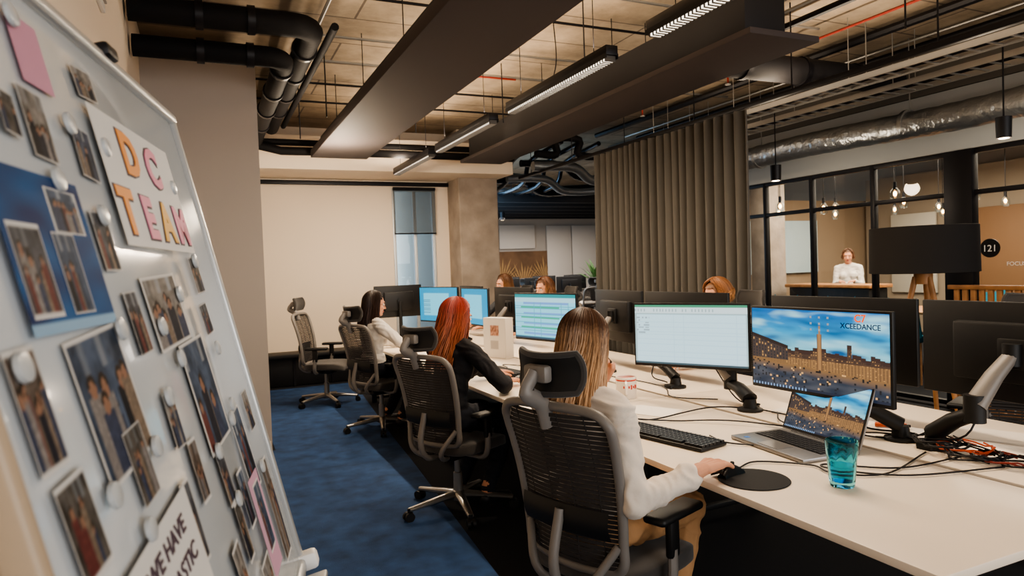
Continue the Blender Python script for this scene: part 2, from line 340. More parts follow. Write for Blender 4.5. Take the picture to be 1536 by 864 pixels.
b.sheet(lambda u,v:((v-.3)*.55+.004 if v<.72 else .245+(v-.72)*.18, (u-.5)*.48*(1-.25*abs(v-.5)), .455+.07*(2*u-1)**2+(0 if v<.7 else (v-.7)*1.5)),10,14,TEAL)
for sx in (-1,1):
    for sy in (-1,1): b.cyl((.03+sx*.12,sy*.12,.46),(.03+sx*.22,sy*.22,0),.014,WOOD,8)
sc=b.obj(T(7.65,6.2,0)@RZ(180))
for p,a in (((7.65,7.1),180),((7.62,5.3),170),((9.6,5.9),0),((9.75,4.9),180),((11.8,5.4),0),((8.0,3.6),180),((10.0,3.4),0)): inst(sc,T(p[0],p[1],0)@RZ(a))
b=B('tripod_floor_lamp'); SH=mat('lamp_shade_black','#1a1716',.85,bump=(300,.3,.002))
b.lathe([(.33,1.36),(.34,1.362),(.335,1.68),(.33,1.682),(.325,1.68),(.325,1.365)],SH,48)
b.lathe([(0,1.62),(.33,1.625)],SH,48)
for a in (20,140,260):
    x,y=math.cos(math.radians(a)),math.sin(math.radians(a)); b.tube([(x*.05,y*.05,1.33),(x*.36,y*.36,0)],[.02,.015],WOOD,10)
b.cyl((0,0,1.28),(0,0,1.38),.06,WOOD,16); b.obj(T(4.62,3.2,0))

# ---------------- far open office
b=B('far_wall_art'); b.box((7.2,15.95,1.35),(2.6,.05,1.1),mat('palm_backdrop','#6e523a',.8,var=(3,.3))); PL=mat('palm_leaf_print','#a98558',.8)
for k in range(4):
    cx=6.25+k*.62; z0=.95+.12*(k%2)
    for a in range(-76,77,9):
        t=math.radians(a); L=.62+.1*math.sin(a*.3+k); b.add([(cx,15.91,z0),(cx+L*.7*math.sin(t)-.022*math.cos(t),15.91,z0+L*.7*math.cos(t)),(cx+L*math.sin(t),15.91,z0+L*math.cos(t)),(cx+L*.7*math.sin(t)+.022*math.cos(t),15.91,z0+L*.7*math.cos(t))],[(0,1,2,3)],PL,smooth=False)
b.obj()
b=B('wall_far_panels'); WP=mat('white_panels','#cfc5ba',.6)
for i in range(6): b.box((6.3+i*1.05,15.93,2.27 if i<2 else 1.7) if i!=2 else (8.4+.16,15.93,1.7),(1.0 if i!=2 else .72,.05,.6 if i<2 else 1.7),WP,.004)
b.obj()
for i in range(6): 
    b=B('ceiling_baffle'); b.box((7.2,11.0+i*.75,2.72),(5.2,.08,.16),BEAMD,.005)
    for x in (5,9): b.cyl((x,11.0+i*.75,2.7),(x,11.0+i*.75,3.54),.006,BLK,6)
    b.obj()
LEAF=mat('plant_leaf','#3b5a2c',.5,var=(20,.3)); POT=mat('pot_clay','#2b2a28',.6)
b=B('potted_plant'); b.lathe([(.12,0),(.17,.02),(.2,.4),(.17,.4),(.0,.37)],POT,20)
for i in range(34):
    a=R_.random()*6.28; L=.5+R_.random()*.5; el=.5+R_.random()*.9; dx,dy=math.cos(a),math.sin(a)
    P=[(dx*t*L*math.cos(el)*.9,dy*t*L*math.cos(el)*.9,.38+L*math.sin(el)*t-.3*t*t*L) for t in (0,.25,.5,.75,1)]
    vs=[]
    for k,p in enumerate(P):
        w=(.006,.03,.05,.035,.002)[k]; vs+=[(p[0]-dy*w,p[1]+dx*w,p[2]),(p[0]+dy*w,p[1]-dx*w,p[2])]
    b.add(vs,[(2*k,2*k+1,2*k+3,2*k+2) for k in range(4)],LEAF)
pp=b.obj(T(8.0,13.1,.62)); inst(pp,T(5.1,14.0,.62)); inst(pp,T(9.6,15.0,.62))
b=B('plant_shelf'); 
for p in ((8.0,13.1),(5.1,14.0),(9.6,15.0)): b.box((p[0],p[1],.31),(.5,.5,.61),BLKM,.01)
b.obj()

# ---------------- screens
def nz(x,y,z=0): return noise.noise(Vector((x,y,z)))
def mixc(a,b_,t): t=max(0,min(1,t)); return tuple(a[i]*(1-t)+b_[i]*t for i in range(3))
def rh(i,j,k=0): return (math.sin(i*127.1+j*311.7+k*74.7)*43758.5453)%1
def city(u,v):
    if v<.028: return (.2,.32,.5) if ((u*40)%1<.5 and u<.45) else (.015,.025,.05)
    c=mixc((.22,.56,.66),(.02,.33,.60),(v-.5)/.22) if v<.72 else mixc((.02,.33,.60),(.008,.15,.44),(v-.72)/.25)
    cl=nz(u*3+v*2,v*9,1)+.45*nz(u*8,v*20,2)
    c=mixc(c,(.008,.10,.28),max(0,cl)*1.4); c=mixc(c,(.36,.68,.78),max(0,-cl-.10)*1.6)
    bi=int(u*17); sky=.46+.05*rh(bi,1)+(.02 if (u*17)%1<.5 else 0)*rh(bi,4)
    if u<.30: sky=.68-.46*u
    tower=.52<u<.556
    if tower: sky=.72 if abs(u-.538)>.006 else .82
    elif .49<u<.585: sky=.55
    elif .73<u<.76 : sky=.62
    if v<sky:
        if u<.30:
            rows=((v+u*.25)*26)%1; colz=(u*40)%1; c=(.07,.05,.045)
            if rows>.35 and .3<colz<.75: c=(.02,.025,.035) if rh(int(u*40),int((v+u*.25)*26))<.7 else (.50,.28,.10)
            if v>sky-.045: c=(.03,.02,.02)
            if v<.36: c=mixc(c,(.40,.21,.07),.5)
        elif tower: c=(.36,.19,.08) if abs(u-.538)<.010 else (.17,.09,.045)
        else:
            c=mixc((.06,.035,.028),(.13,.075,.045),rh(bi,7))
            if v>sky-.05: c=(.05,.027,.024)
            elif ((v*30)%1>.5 and (u*60)%1>.55): c=(.03,.025,.025) if rh(int(u*60),int(v*30))<.65 else (.50,.27,.10)
            if v<.40: c=mixc(c,(.45,.24,.09),.3+.3*((u*45)%1>.5))
    gv=.34-.10*u+.02*nz(u*6,1)
    if v<gv or (u<.32 and v<.30):
        g=nz(u*7,v*16,9); c=mixc((.02,.035,.06),(.075,.085,.105),.5+g*.9); c=mixc((.26,.14,.055),c,min(1,(gv-v)*9))
        i,j=int(u*75),int(v*48)
        if rh(i,j,2)>.96: c=(.70,.40,.16) if rh(i,j,5)>.4 else (.01,.01,.015)
        elif rh(i,j,3)>.91: c=(.01,.014,.02)
    return c
def doc(u,v):
    c=(.60,.82,.90)
    if v>.955: c=(.07,.30,.18)
    elif v>.86: c=(.66,.78,.80); c=(.35,.46,.48) if (u*34)%1<.35 and .885<v<.93 and u<.72 and rh(int(u*34),3)>.3 else c
    elif v>.84: c=(.38,.52,.54)
    elif u<.02 or u>.985: c=(.4,.54,.56)
    elif (v*24)%1<.10: c=(.50,.72,.80)
    elif (u*11)%1<.015: c=(.50,.72,.80)
    elif u<.14 and .5<v<.8 and (v*24)%1>.4: c=(.35,.45,.5) if rh(int(u*60),int(v*24))>.5 else c
    if v<.03: c=(.06,.10,.12)
    return c
def sheetscr(u,v):
    c=(.28,.70,.85)
    if v>.93: c=(.03,.28,.30)
    elif v>.82: c=(.42,.72,.80)
    elif (v*22)%1<.14 or (u*9)%1<.04: c=(.10,.42,.56)
    elif .1<u<.75 and (int(v*22)%5==0): c=(.05,.42,.25)
    elif .15<u<.9 and int(v*22)%5==2: c=(.18,.36,.70)
    if v<.04: c=(.04,.08,.12)
    return c
def bluescr(u,v):
    c=(.01,.32,.56)
    if .1<u<.8 and .15<v<.85: c=(.20,.64,.82)
    if .1<u<.8 and ((v*16)%1<.3) and .2<v<.7 and u<.3+.4*abs(nz(3,int(v*16),2)): c=(.08,.26,.38)
    return c
def monitor(Rp,Lp,zb,zt,scr,name='computer_monitor',res=(90,50),arm=True,logo=False,post=None,plinth=False,elbow=None,big=1.0):
    Rv=Vector((Rp[0],Rp[1],0)); Lv=Vector((Lp[0],Lp[1],0)); yv=(Rv-Lv); w=yv.length; yv.normalize(); xv=Vector((yv.y,-yv.x,0)); c=(Rv+Lv)/2
    M=Matrix(((xv.x,yv.x,0,c.x),(xv.y,yv.y,0,c.y),(0,0,1,0),(0,0,0,1))); zc=(zb+zt)/2; h=zt-zb
    b=B(name); b.box((-.011,0,zc),(.022,w,h),BLKM,.005); b.box((-.035,0,zc),(.04,w*.62,h*.6),BLKM,.012)
    e=.010
    if scr: b.sheet(lambda u,v:(.0015,-w/2+e+u*(w-2*e),zb+e*1.6+v*(h-2.6*e)),res[0],res[1],SCREEN,colfn=scr)
    else: b.box((.0005,0,zc),(.002,w-2*e,h-2*e),mat('screen_off','#05060a',.15))
    if logo:
        O=mat('logo_orange','#ff6a1a',.5,emit=.8,emitc='#ff5a12'); Nn=mat('logo_blue','#12305f',.5,emit=.25,emitc='#0e2858')
        MM=T(.003,w*.31,zb+h*.80)@RZ(90)@RX(90); b.text('XCEEDANCE',.030,Nn,MM,.0003); b.text('C7',.042,O,T(.003,w*.31,zb+h*.875)@RZ(90)@RX(90),.0006)
        for i in range(9): b.box((.003,w*(-.02+.06*(i%3)),zb+h*(.9-.07*(i//3))),(.001,.009,.009),mat('icon_light','#aebccb',.5,emit=.3,emitc='#aebccb'))
    if plinth:
        b.cyl((-.08,0,.745),(-.08,0,zc),.02,CHB,12); b.box((-.06,0,.7475),(.2,.26,.013),CHB,.005); b.cyl((-.08,0,zc),(-.03,0,zc),.03,CHB,12)
    elif arm:
        Mi=M.inverted(); px,py=(Mi@Vector(post+(0,)))[:2] if post else (-.2,.08)
        b.box((-.06,0,zc),(.02,.11,.11),CHB,.004)
        b.lathe([(.062,.7405),(.062,.752),(.036,.757),(.03,.80),(.0,.80)],CHB,20,M=T(px,py,0))
        b.box((px-.04,py,.73),(.05,.06,.07),CHB,.004)
        el=Vector((px*.55-.11,py-.16 if py>0 else py+.16,.885)); p0=Vector((px,py,.80)); p1=Vector((-.075,0,zc))
        if elbow: el=Mi@Vector(elbow)
        for a_,b__,r1,r2,mt in ((p0,el,.036*big,.028*big,CHB),(el+Vector((0,0,.03)),p1,.036*big,.024*big,CHG)): b.tube([a_,(a_+b__)/2+Vector((0,0,.012)),b__],[r1,(r1+r2)/2,r2],mt,12,flat=.8)
        b.cyl(el-Vector((0,0,.03)),el+Vector((0,0,.07)),.03*big,CHB,16); b.cyl(p1-Vector((0,0,.04)),p1+Vector((0,0,.04)),.026*big,CHB,16)
        b.tube(cr([p1,p1+Vector((-.07,.05,-.13)),el+Vector((-.02,.02,-.08)),p0+Vector((-.03,.04,-.03))],6),.004,BLK,6)
    return b.obj(M)
monitor((2.32,1.73),(2.29,2.42),.915,1.285,city,res=(320,180),logo=True,post=(2.56,1.88),elbow=(2.43,2.02,.88),big=1.15)
monitor((2.51,2.66),(2.19,3.22),.925,1.275,doc,res=(200,110),post=(2.46,2.62),elbow=(2.50,2.80,.85),big=1.15)
monitor((2.37,4.18),(2.2,4.86),.94,1.30,sheetscr,res=(110,60),post=(2.5,4.6))
monitor((2.36,6.62),(2.15,7.28),.94,1.32,bluescr,res=(60,40),post=(2.5,6.8))
monitor((2.42,5.95),(2.38,6.56),.94,1.31,bluescr,res=(60,40),post=(2.55,6.2))
monitor((1.72,7.62),(2.28,7.66),.98,1.34,None,plinth=True)
for i,(r,l) in enumerate((((2.74,1.14),(2.74,1.89)),((2.76,1.93),(2.72,2.70)),((2.80,3.12),(2.74,3.86)),((2.74,3.9),(2.80,4.6)),((2.78,5.72),(2.74,6.5)),((2.76,6.9),(2.74,7.55)))):
    monitor((l[0],l[1]),(r[0],r[1]),.93,1.305,None,post=(2.56,1.74) if i==0 else (2.56,(r[1]+l[1])/2-.15),elbow=(2.52,1.56,.91) if i==0 else None,big=1.2 if i==0 else 1)

# ---------------- bench desk
b=B('bench_desk')
ysd=[1.03,3.15,5.28,7.92]
for i in range(3):
    y0,y1=ysd[i]+.003,ysd[i+1]-.003
    for x0,x1 in ((1.54,2.345),(2.375,3.2)): b.box(((x0+x1)/2,(y0+y1)/2,.7275),(x1-x0,y1-y0,.025),DESK,.003)
DG=mat('desk_leg_black','#141416',.5)
for y in (1.2,3.15,5.28,7.8):
    for x in (1.72,3.02): b.box((x,y,.36),(.05,.05,.71),DG,.004)
    b.box((2.37,y,.69),(1.35,.05,.045),DG,.004); b.box((2.37,y,.06),(1.35,.04,.03),DG,.004)
for x in (1.72,3.02): b.box((x,4.5,.69),(.04,6.6,.04),DG,.004)
b.box((2.36,4.5,.62),(.3,6.2,.06),DG,.01)
b.obj()
b=B('cable_box'); b.box((0,0,.2),(.4,.45,.4),DG,.01); o=b.obj(T(2.1,3.5,0)); 

# ---------------- desk items
KEY=mat('keycap','#1c1d20',.5); KB=mat('keyboard_body','#0e0f11',.5); KL=mat('key_legend','#9a9a9a',.6)
def keyboard(x,y,a,s=1.0,name='keyboard',wired=True):
    b=B(name); b.box((0,0,.008),(.155,.47,.014),KB,.004)
    for r in range(6):
        for k in range(21):
            if r==0 and 4<=k<=9:
                if k!=4: continue
                b.box((-.058,-.225+.0215*7,.019),(.017,.02*5.6,.009),KEY); continue
            b.box((-.058+r*.0225+(.004 if r==5 else 0),-.222+k*.0222,.019),(.018,.0185,.009),KEY)
            b.box((-.058+r*.0225+(.006 if r==5 else 2e-3),-.224+k*.0222,.0238),(.004,.004,.0004),KL)
    return b.obj(T(x,y,.7405)@RZ(a)@Matrix.Scale(s,4))
keyboard(1.785,2.40,12,1.05); keyboard(1.94,4.52,8); keyboard(1.96,6.7,5)
MB=mat('mouse_black','#0d0d0f',.35)
def mouse(x,y,a):
    b=B('computer_mouse'); b.sheet(lambda u,v:(-.055+.11*u, (.032-.006*math.sin(u*math.pi))*math.cos(math.pi*v), .0+.036*math.sin(math.pi*v)**.7*(math.sin(math.pi*(.06+u*.88)))**.5),14,12,MB)
    b.cyl((.025,-.004,.034),(.025,.004,.034),.008,CHB,10); return b.obj(T(x,y,.744)@RZ(a))
b=B('mouse_pad'); b.lathe([(0,.0),(.118,0),(.12,.002),(.118,.004),(0,.004)],mat('mousepad_black','#121214',.8,bump=(400,.3,.002)),48); b.obj(T(1.69,1.79,.7405))
mouse(1.65,1.872,12); mouse(1.90,4.13,10); mouse(1.9,6.33,5)
b=B('laptop'); LS=mat('laptop_silver','#8b8a8a',.35,.7)
b.box((0,0,.009),(.27,.42,.016),LS,.004); b.box((.035,0,.0175),(.13,.37,.002),KB)
for r in range(6):
    for k in range(15): b.box((-.018+r*.0205,-.168+k*.024,.0195),(.0165,.02,.003),KEY)
b.box((-.085,.0,.0176),(.075,.12,.0015),mat('touchpad','#7c7b7b',.3,.5))
ML=T(.132,0,.018)@RY(20)
b.box((.004,0,.125),(.007,.42,.25),LS,.003,M=ML); b.box((0,0,.125),(.002,.41,.24),KB,M=ML)
b.sheet(lambda u,v:(-.0015,.198-u*.396,.014+v*.222),200,110,SCREEN,M=ML,colfn=city)
b.cyl((.132,-.15,.014),(.132,.15,.014),.007,KB,10); b.box((-.1,.15,.0175),(.02,.02,.001),mat('sticker_blue','#2a69b8',.4))
b.obj(T(2.12,2.03,.7405)@RZ(-5))
b=B('drinking_glass'); TG=mat('turquoise_glass','#7fdcec',.02,trans=1,ior=1.3); WG=mat('water','#7fd8e8',.0,trans=1,ior=1.2)
def tum(prof,segs=40,fac=.0025): 
    vs=[];fs=[]
    for i,(r,z) in enumerate(prof):
        for k in range(segs):
            a=2*math.pi*k/segs; rr=r+(fac*abs(math.cos(a*5)) if .01<z<.1 and i<9 else 0); vs.append((rr*math.cos(a),rr*math.sin(a),z))
    for i in range(len(prof)-1):
        for k in range(segs): l=(k+1)%segs; fs.append((i*segs+k,i*segs+l,(i+1)*segs+l,(i+1)*segs+k))
    fs.append(tuple(range(segs))[::-1]); fs.append(tuple((len(prof)-1)*segs+k for k in range(segs)))
    b.add(vs,fs,TG)
tum([(.036,0),(.038,.004),(.039,.02),(.041,.05),(.043,.075),(.045,.098),(.048,.104),(.051,.13),(.052,.152),(.0495,.152),(.0485,.13),(.045,.104),(.041,.08),(.036,.03),(.033,.018)])
b.lathe([(.0325,.0185),(.0355,.031),(.0395,.07),(0,.0705)],WG,40); b.obj(T(1.89,1.60,.7405))
b=B('coffee_mug'); MW=mat('mug_ceramic','#ece4da',.25); MR=mat('mug_red_print','#c23a22',.4)
b.lathe([(.0,0),(.046,0),(.05,.006),(.05,.105),(.0475,.107),(.045,.104),(.045,.01),(0,.008)],MW,32)
b.tube(cr([(.048*math.cos(3.6),.048*math.sin(3.6),.085),(.085*math.cos(3.6),.085*math.sin(3.6),.08),(.088*math.cos(3.6),.088*math.sin(3.6),.04),(.048*math.cos(3.6),.048*math.sin(3.6),.025)],6),.007,MW,10)
for k in range(7):
    a=math.radians(195+k*14); b.box((0,0,0),(.002,.007,.012+.01*(k%2)),MR,M=T(.0505*math.cos(a),.0505*math.sin(a),.06)@RZ(math.degrees(a)))
b.lathe([(.0503,.088),(.0506,.089),(.0506,.094),(.0503,.095)],MR,32)
b.obj(T(2.14,3.24,.7405)@RZ(30)@Matrix.Scale(1.15,4))
def brochure(u,v):
    c=(.80,.76,.70)
    if .3<u<.72 and .55<v<.85: c=mixc((.25,.12,.08),(.7,.4,.3),.5+nz(u*15,v*15))
    if .3<u<.7 and .2<v<.45 and (v*40)%1<.4: c=(.5,.47,.44)
    return c
b=B('brochure_stand'); b.box((0,0,.17),(.1,.25,.34),mat('carton_white','#d9d2c8',.6),.003); b.sheet(lambda u,v:(-.0515,.12-u*.24,.01+v*.32),30,40,PAINT,colfn=brochure); b.obj(T(2.24,5.3,.7405)@RZ(25))
PAP=mat('paper','#e6ded3',.7)
def papers(x,y,a,w=.21,d=.297,n=3):
    b=B('paper_sheets')
    for i in range(n): b.box((0,0,.001+i*.0015),(w,d,.001),PAP,M=RZ(R_.uniform(-5,5)))
    b.obj(T(x,y,.7405)@RZ(a))
papers(2.05,2.88,30,.2,.26,1); papers(2.64,2.42,10,.2,.28,5); papers(1.95,5.6,5); papers(2.0,5.0,-10); papers(2.9,1.75,20); papers(2.1,7.05,20)
b=B('notebook'); b.box((0,0,.006),(.15,.21,.012),mat('notebook_white','#d8d0c6',.6),.002); b.obj(T(2.66,1.98,.7405)@RZ(15))
b=B('marker_pen'); b.cyl((-.06,0,.012),(.06,0,.012),.01,mat('marker_orange','#c5531f',.4),12); b.cyl((.06,0,.012),(.075,0,.012),.006,BLK,10); b.obj(T(2.66,2.0,.7525)@RZ(-50))
b=B('smartphone'); b.box((0,0,.004),(.075,.15,.008),KB,.004); b.obj(T(2.1,6.0,.7405)@RZ(20))
b=B('desk_cables')
CABL=[[(2.45,2.0),(2.2,2.42),(2.0,2.62),(1.85,2.70),(1.95,2.70),(2.3,2.72),(2.5,2.6)],[(2.5,1.6),(2.2,1.62),(2.02,1.78),(2.0,1.72),(2.15,1.55),(2.5,1.45)],[(2.0,2.1),(1.93,2.2),(1.95,2.32)],
 [(2.52,2.5),(2.35,2.3),(2.4,2.1),(2.55,1.9),(2.5,1.5)],[(1.72,1.9),(1.84,1.93),(1.97,1.80),(1.96,1.7),(2.1,1.6),(2.45,1.7)],[(2.5,2.9),(2.35,3.1),(2.5,3.4),(2.45,3.9),(2.3,4.1),(2.5,4.5)],[(2.45,1.25),(2.6,1.4),(2.45,1.6),(2.62,1.7),(2.5,1.95)],
 [(2.05,4.7),(2.1,4.85),(2.3,4.5),(2.45,4.6)],[(2.5,2.6),(2.52,2.3),(2.48,2.0),(2.6,1.75)]]
for k,c in enumerate(CABL): b.tube([(p.x,p.y,max(p.z,.746)) for p in cr([(x,y,.747+.012*(j%2)*(k%3==0)) for j,(x,y) in enumerate(c)],8)],.0035,BLK,6)
ORC=mat('cable_orange','#b3441c',.5)
for k in range(7):
    cx,cy=2.52+.05*R_.random(),1.42+.05*k; r=.04+.03*R_.random()
    b.tube([(cx+r*math.cos(t*.5)*(1+.02*t),cy+r*1.3*math.sin(t*.5),.752+.012*(t%3)*.5+.004*k) for t in range(26)],.0035,(BLK,RED,BLK,BLK,ORC,BLK,BLK)[k],6)
b.obj()
b=B('power_adapter'); b.box((0,0,.018),(.07,.15,.034),BLKM,.008); b.obj(T(2.6,1.22,.7405)@RZ(15)); 

# ---------------- office chair
def chair_mesh():
    b=B('office_chair')
    for k in range(5):
        a=math.radians(72*k+20); c,s=math.cos(a),math.sin(a)
        b.tube([(c*.03,s*.03,.105),(c*.12,s*.12,.10),(c*.34,s*.34,.075)],[.034,.028,.019],CHS,10,flat=.75)
        b.cyl((c*.34,s*.34,.085),(c*.34,s*.34,.05),.012,CHB,8)
        for w in (-.016,.016):
            p=Vector((c*.345-s*w,s*.345+c*w,.031)); d=Vector((-s,c,0))*.009; b.cyl(p-d,p+d,.030,CHB,16)
        b.ell((c*.34,s*.34,.045),(.026,.026,.02),CHB)
    b.lathe([(.045,.07),(.05,.09),(.045,.125),(.03,.13),(.028,.25),(.02,.255),(.02,.38),(0,.38)],CHS,20)
    b.box((-.02,0,.395),(.26,.2,.06),CHB,.02); b.cyl((0,-.17,.395),(0,.1,.395),.008,CHB,8); b.box((0,-.19,.395),(.05,.05,.012),CHB,.004)
    def seat(u,v):
        a=2*math.pi*u; p=abs(math.cos(a))**.5*math.copysign(1,math.cos(a)); q=abs(math.sin(a))**.5*math.copysign(1,math.sin(a)); R=math.sin(math.pi*v)**.35 if 0<v<1 else 0
        x=.24*p*R; y=.245*q*R; z=.452+(.037 if v>.5 else -.032)*(abs(math.cos(math.pi*v))**.4)
        if x>.12: z-=(x-.12)**2*2.2
        z+=.02*(y/.245)**2*(v>.5)
        return (x+.03,y,z)
    b.sheet(seat,40,22,CHF)
    def bx(z): t=(z-.5)/.56; return -.20-.05*math.sin(t*math.pi*.9)*-.6-.11*t+.015
    def bw(z): t=(z-.5)/.56; return .205+.035*t
    zs=[.53,.6,.7,.8,.9,.98]
    loop=[(bx(z),bw(z),z) for z in zs]+[(bx(1.03)-.002,.225,1.03),(bx(1.06)-.005,.17,1.063),(bx(1.06)-.02,0,1.07),(bx(1.06)-.005,-.17,1.063),(bx(1.03)-.002,-.225,1.03)]+[(bx(z),-bw(z),z) for z in zs[::-1]]+[(bx(.5),-.16,.495),(bx(.5)-.02,0,.485),(bx(.5),.16,.495)]
    b.tube(cr(loop,5,True),.0175,CHG,10,closed=True)
    z=.515
    while z<1.05:
        w=bw(z)-.004 if z<1.0 else bw(z)-.02-(z-1.0)*.6; n=12
        vs=[];H=.0062
        for i in range(n+1):
            t=2*i/n-1; x=bx(z)-.04*(1-t*t)
            vs+=[(x-.0015,w*t,z-H),(x-.0015,w*t,z+H),(x+.0015,w*t,z-H),(x+.0015,w*t,z+H)]
        fs=[]
        for i in range(n):
            o=4*i; fs+=[(o,o+1,o+5,o+4),(o+2,o+6,o+7,o+3),(o+1,o+3,o+7,o+5),(o,o+4,o+6,o+2)]
        b.add(vs,fs,CHM); z+=.0165
    for yy in (-.15,-.05,.05,.15): b.tube([(bx(z_)-.04*(1-(yy/.22)**2),yy,z_) for z_ in np.linspace(.51,1.05,10)],.0022,CHM,5)
    b.sheet(lambda u,v:(bx(.62+.1*v)-.055+.02*(2*u-1)**2-.012*math.sin(v*math.pi),(u-.5)*.38,.62+.1*v),14,6,CHB)
    for s in (-1,1): b.tube(cr([(-.08,s*.05,.40),(-.2,s*.09,.40),(-.255,s*.13,.47),(bx(.6)-.01,s*.2,.6)],5),.015,CHG,10)
    b.tube(cr([(-.12,0,.40),(-.25,0,.41),(-.30,0,.52),(bx(.7)-.06,0,.7)],5),.018,CHG,10)
    b.tube(cr([(bx(1.0)-.035,0,1.0),(bx(1.06)-.045,0,1.08),(-.40,0,1.13),(-.36,0,1.19)],6),[.022]*13+[.018]*6,CHG,12,flat=1.4)
    b.box((-.345,0,1.185),(.04,.1,.06),CHG,.012)
    def hr(off,sh):
        def f(u,v):
            a=2*u-1; return (-.325+.045*a*a-off+.018*math.sin(math.pi*v), a*(.135-.014*abs(2*v-1)**3), 1.115+.13*v+.008*a*a)
        return f
    b.sheet(hr(0,0),16,10,CHF); b.sheet(hr(.022,0),16,10,CHB)
    A=[hr(0,0)(i/16,0) for i in range(17)]+[hr(0,0)(1,j/10) for j in range(1,11)]+[hr(0,0)(1-i/16,1) for i in range(1,17)]+[hr(0,0)(0,1-j/10) for j in range(1,10)]
    b.tube([(p[0]-.011,p[1],p[2]) for p in A],.0125,CHF,8,closed=True)
    for s in (-1,1):
        b.tube(cr([(-.03,s*.1,.40),(-.03,s*.24,.40),(-.03,s*.285,.45),(-.02,s*.285,.56)],5),.02,CHG,10,flat=.8)
        b.box((-.02,s*.285,.60),(.055,.028,.14),CHB,.01); b.box((.0,s*.28,.682),(.25,.088,.03),CHB,.014,3)
    return b
CH=chair_mesh().obj(T(1.305,2.12,0)@RZ(20)@SZ(.97))
for x,y,a,s in ((1.39,4.02,26,.93),(1.49,6.45,22,.95),(1.23,8.05,-28,.98),(3.53,4.02,180,1),(3.52,6.82,178,1),(3.52,7.95,185,1),(3.8,2.1,200,1)): inst(CH,T(x,y,0)@RZ(a)@SZ(s))
for x,y,a in ((5.6,11.4,90),(6.6,11.3,100),(6.1,13.0,80)): inst(CH,T(x,y,0)@RZ(a))
for (x,y) in ((6.1,12.1),(7.0,13.8)):
    t=table('far_office_desk',x,y,2.6,.8,.74,DESK)
for (x,y) in ((5.3,12.1),(6.0,12.1),(6.7,12.1),(6.1,13.8),(7.0,13.8),(7.8,13.8)):
    monitor((x-.29,y),(x+.29,y),.95,1.28,None,plinth=True)

# ---------------- people
def rcone(p0,p1,r0,r1,seg=14):
    p0=Vector(p0);p1=Vector(p1);d=p1-p0;L=d.length
    if L<1e-6: d=Vector((0,0,1));L=1e-6
    ax=d.normalized(); q=ax.to_track_quat('Z','Y').to_matrix().to_4x4()
    prof=[(max(r0*math.cos(t),1e-5),r0*math.sin(t)) for t in np.linspace(-math.pi/2,0,5)]+[(max(r1*math.cos(t),1e-5),L+r1*math.sin(t)) for t in np.linspace(0,math.pi/2,5)]
    vs=[];fs=[];M=Matrix.Translation(p0)@q
    for r,z in prof:
        for k in range(seg): a=2*math.pi*k/seg; vs.append(M@Vector((r*math.cos(a),r*math.sin(a),z)))
    for i in range(len(prof)-1):
        for k in range(seg): l=(k+1)%seg; fs.append((i*seg+k,i*seg+l,(i+1)*seg+l,(i+1)*seg+k))
    fs.append(tuple(range(seg))[::-1]); fs.append(tuple((len(prof)-1)*seg+k for k in range(seg)))
    return vs,fs
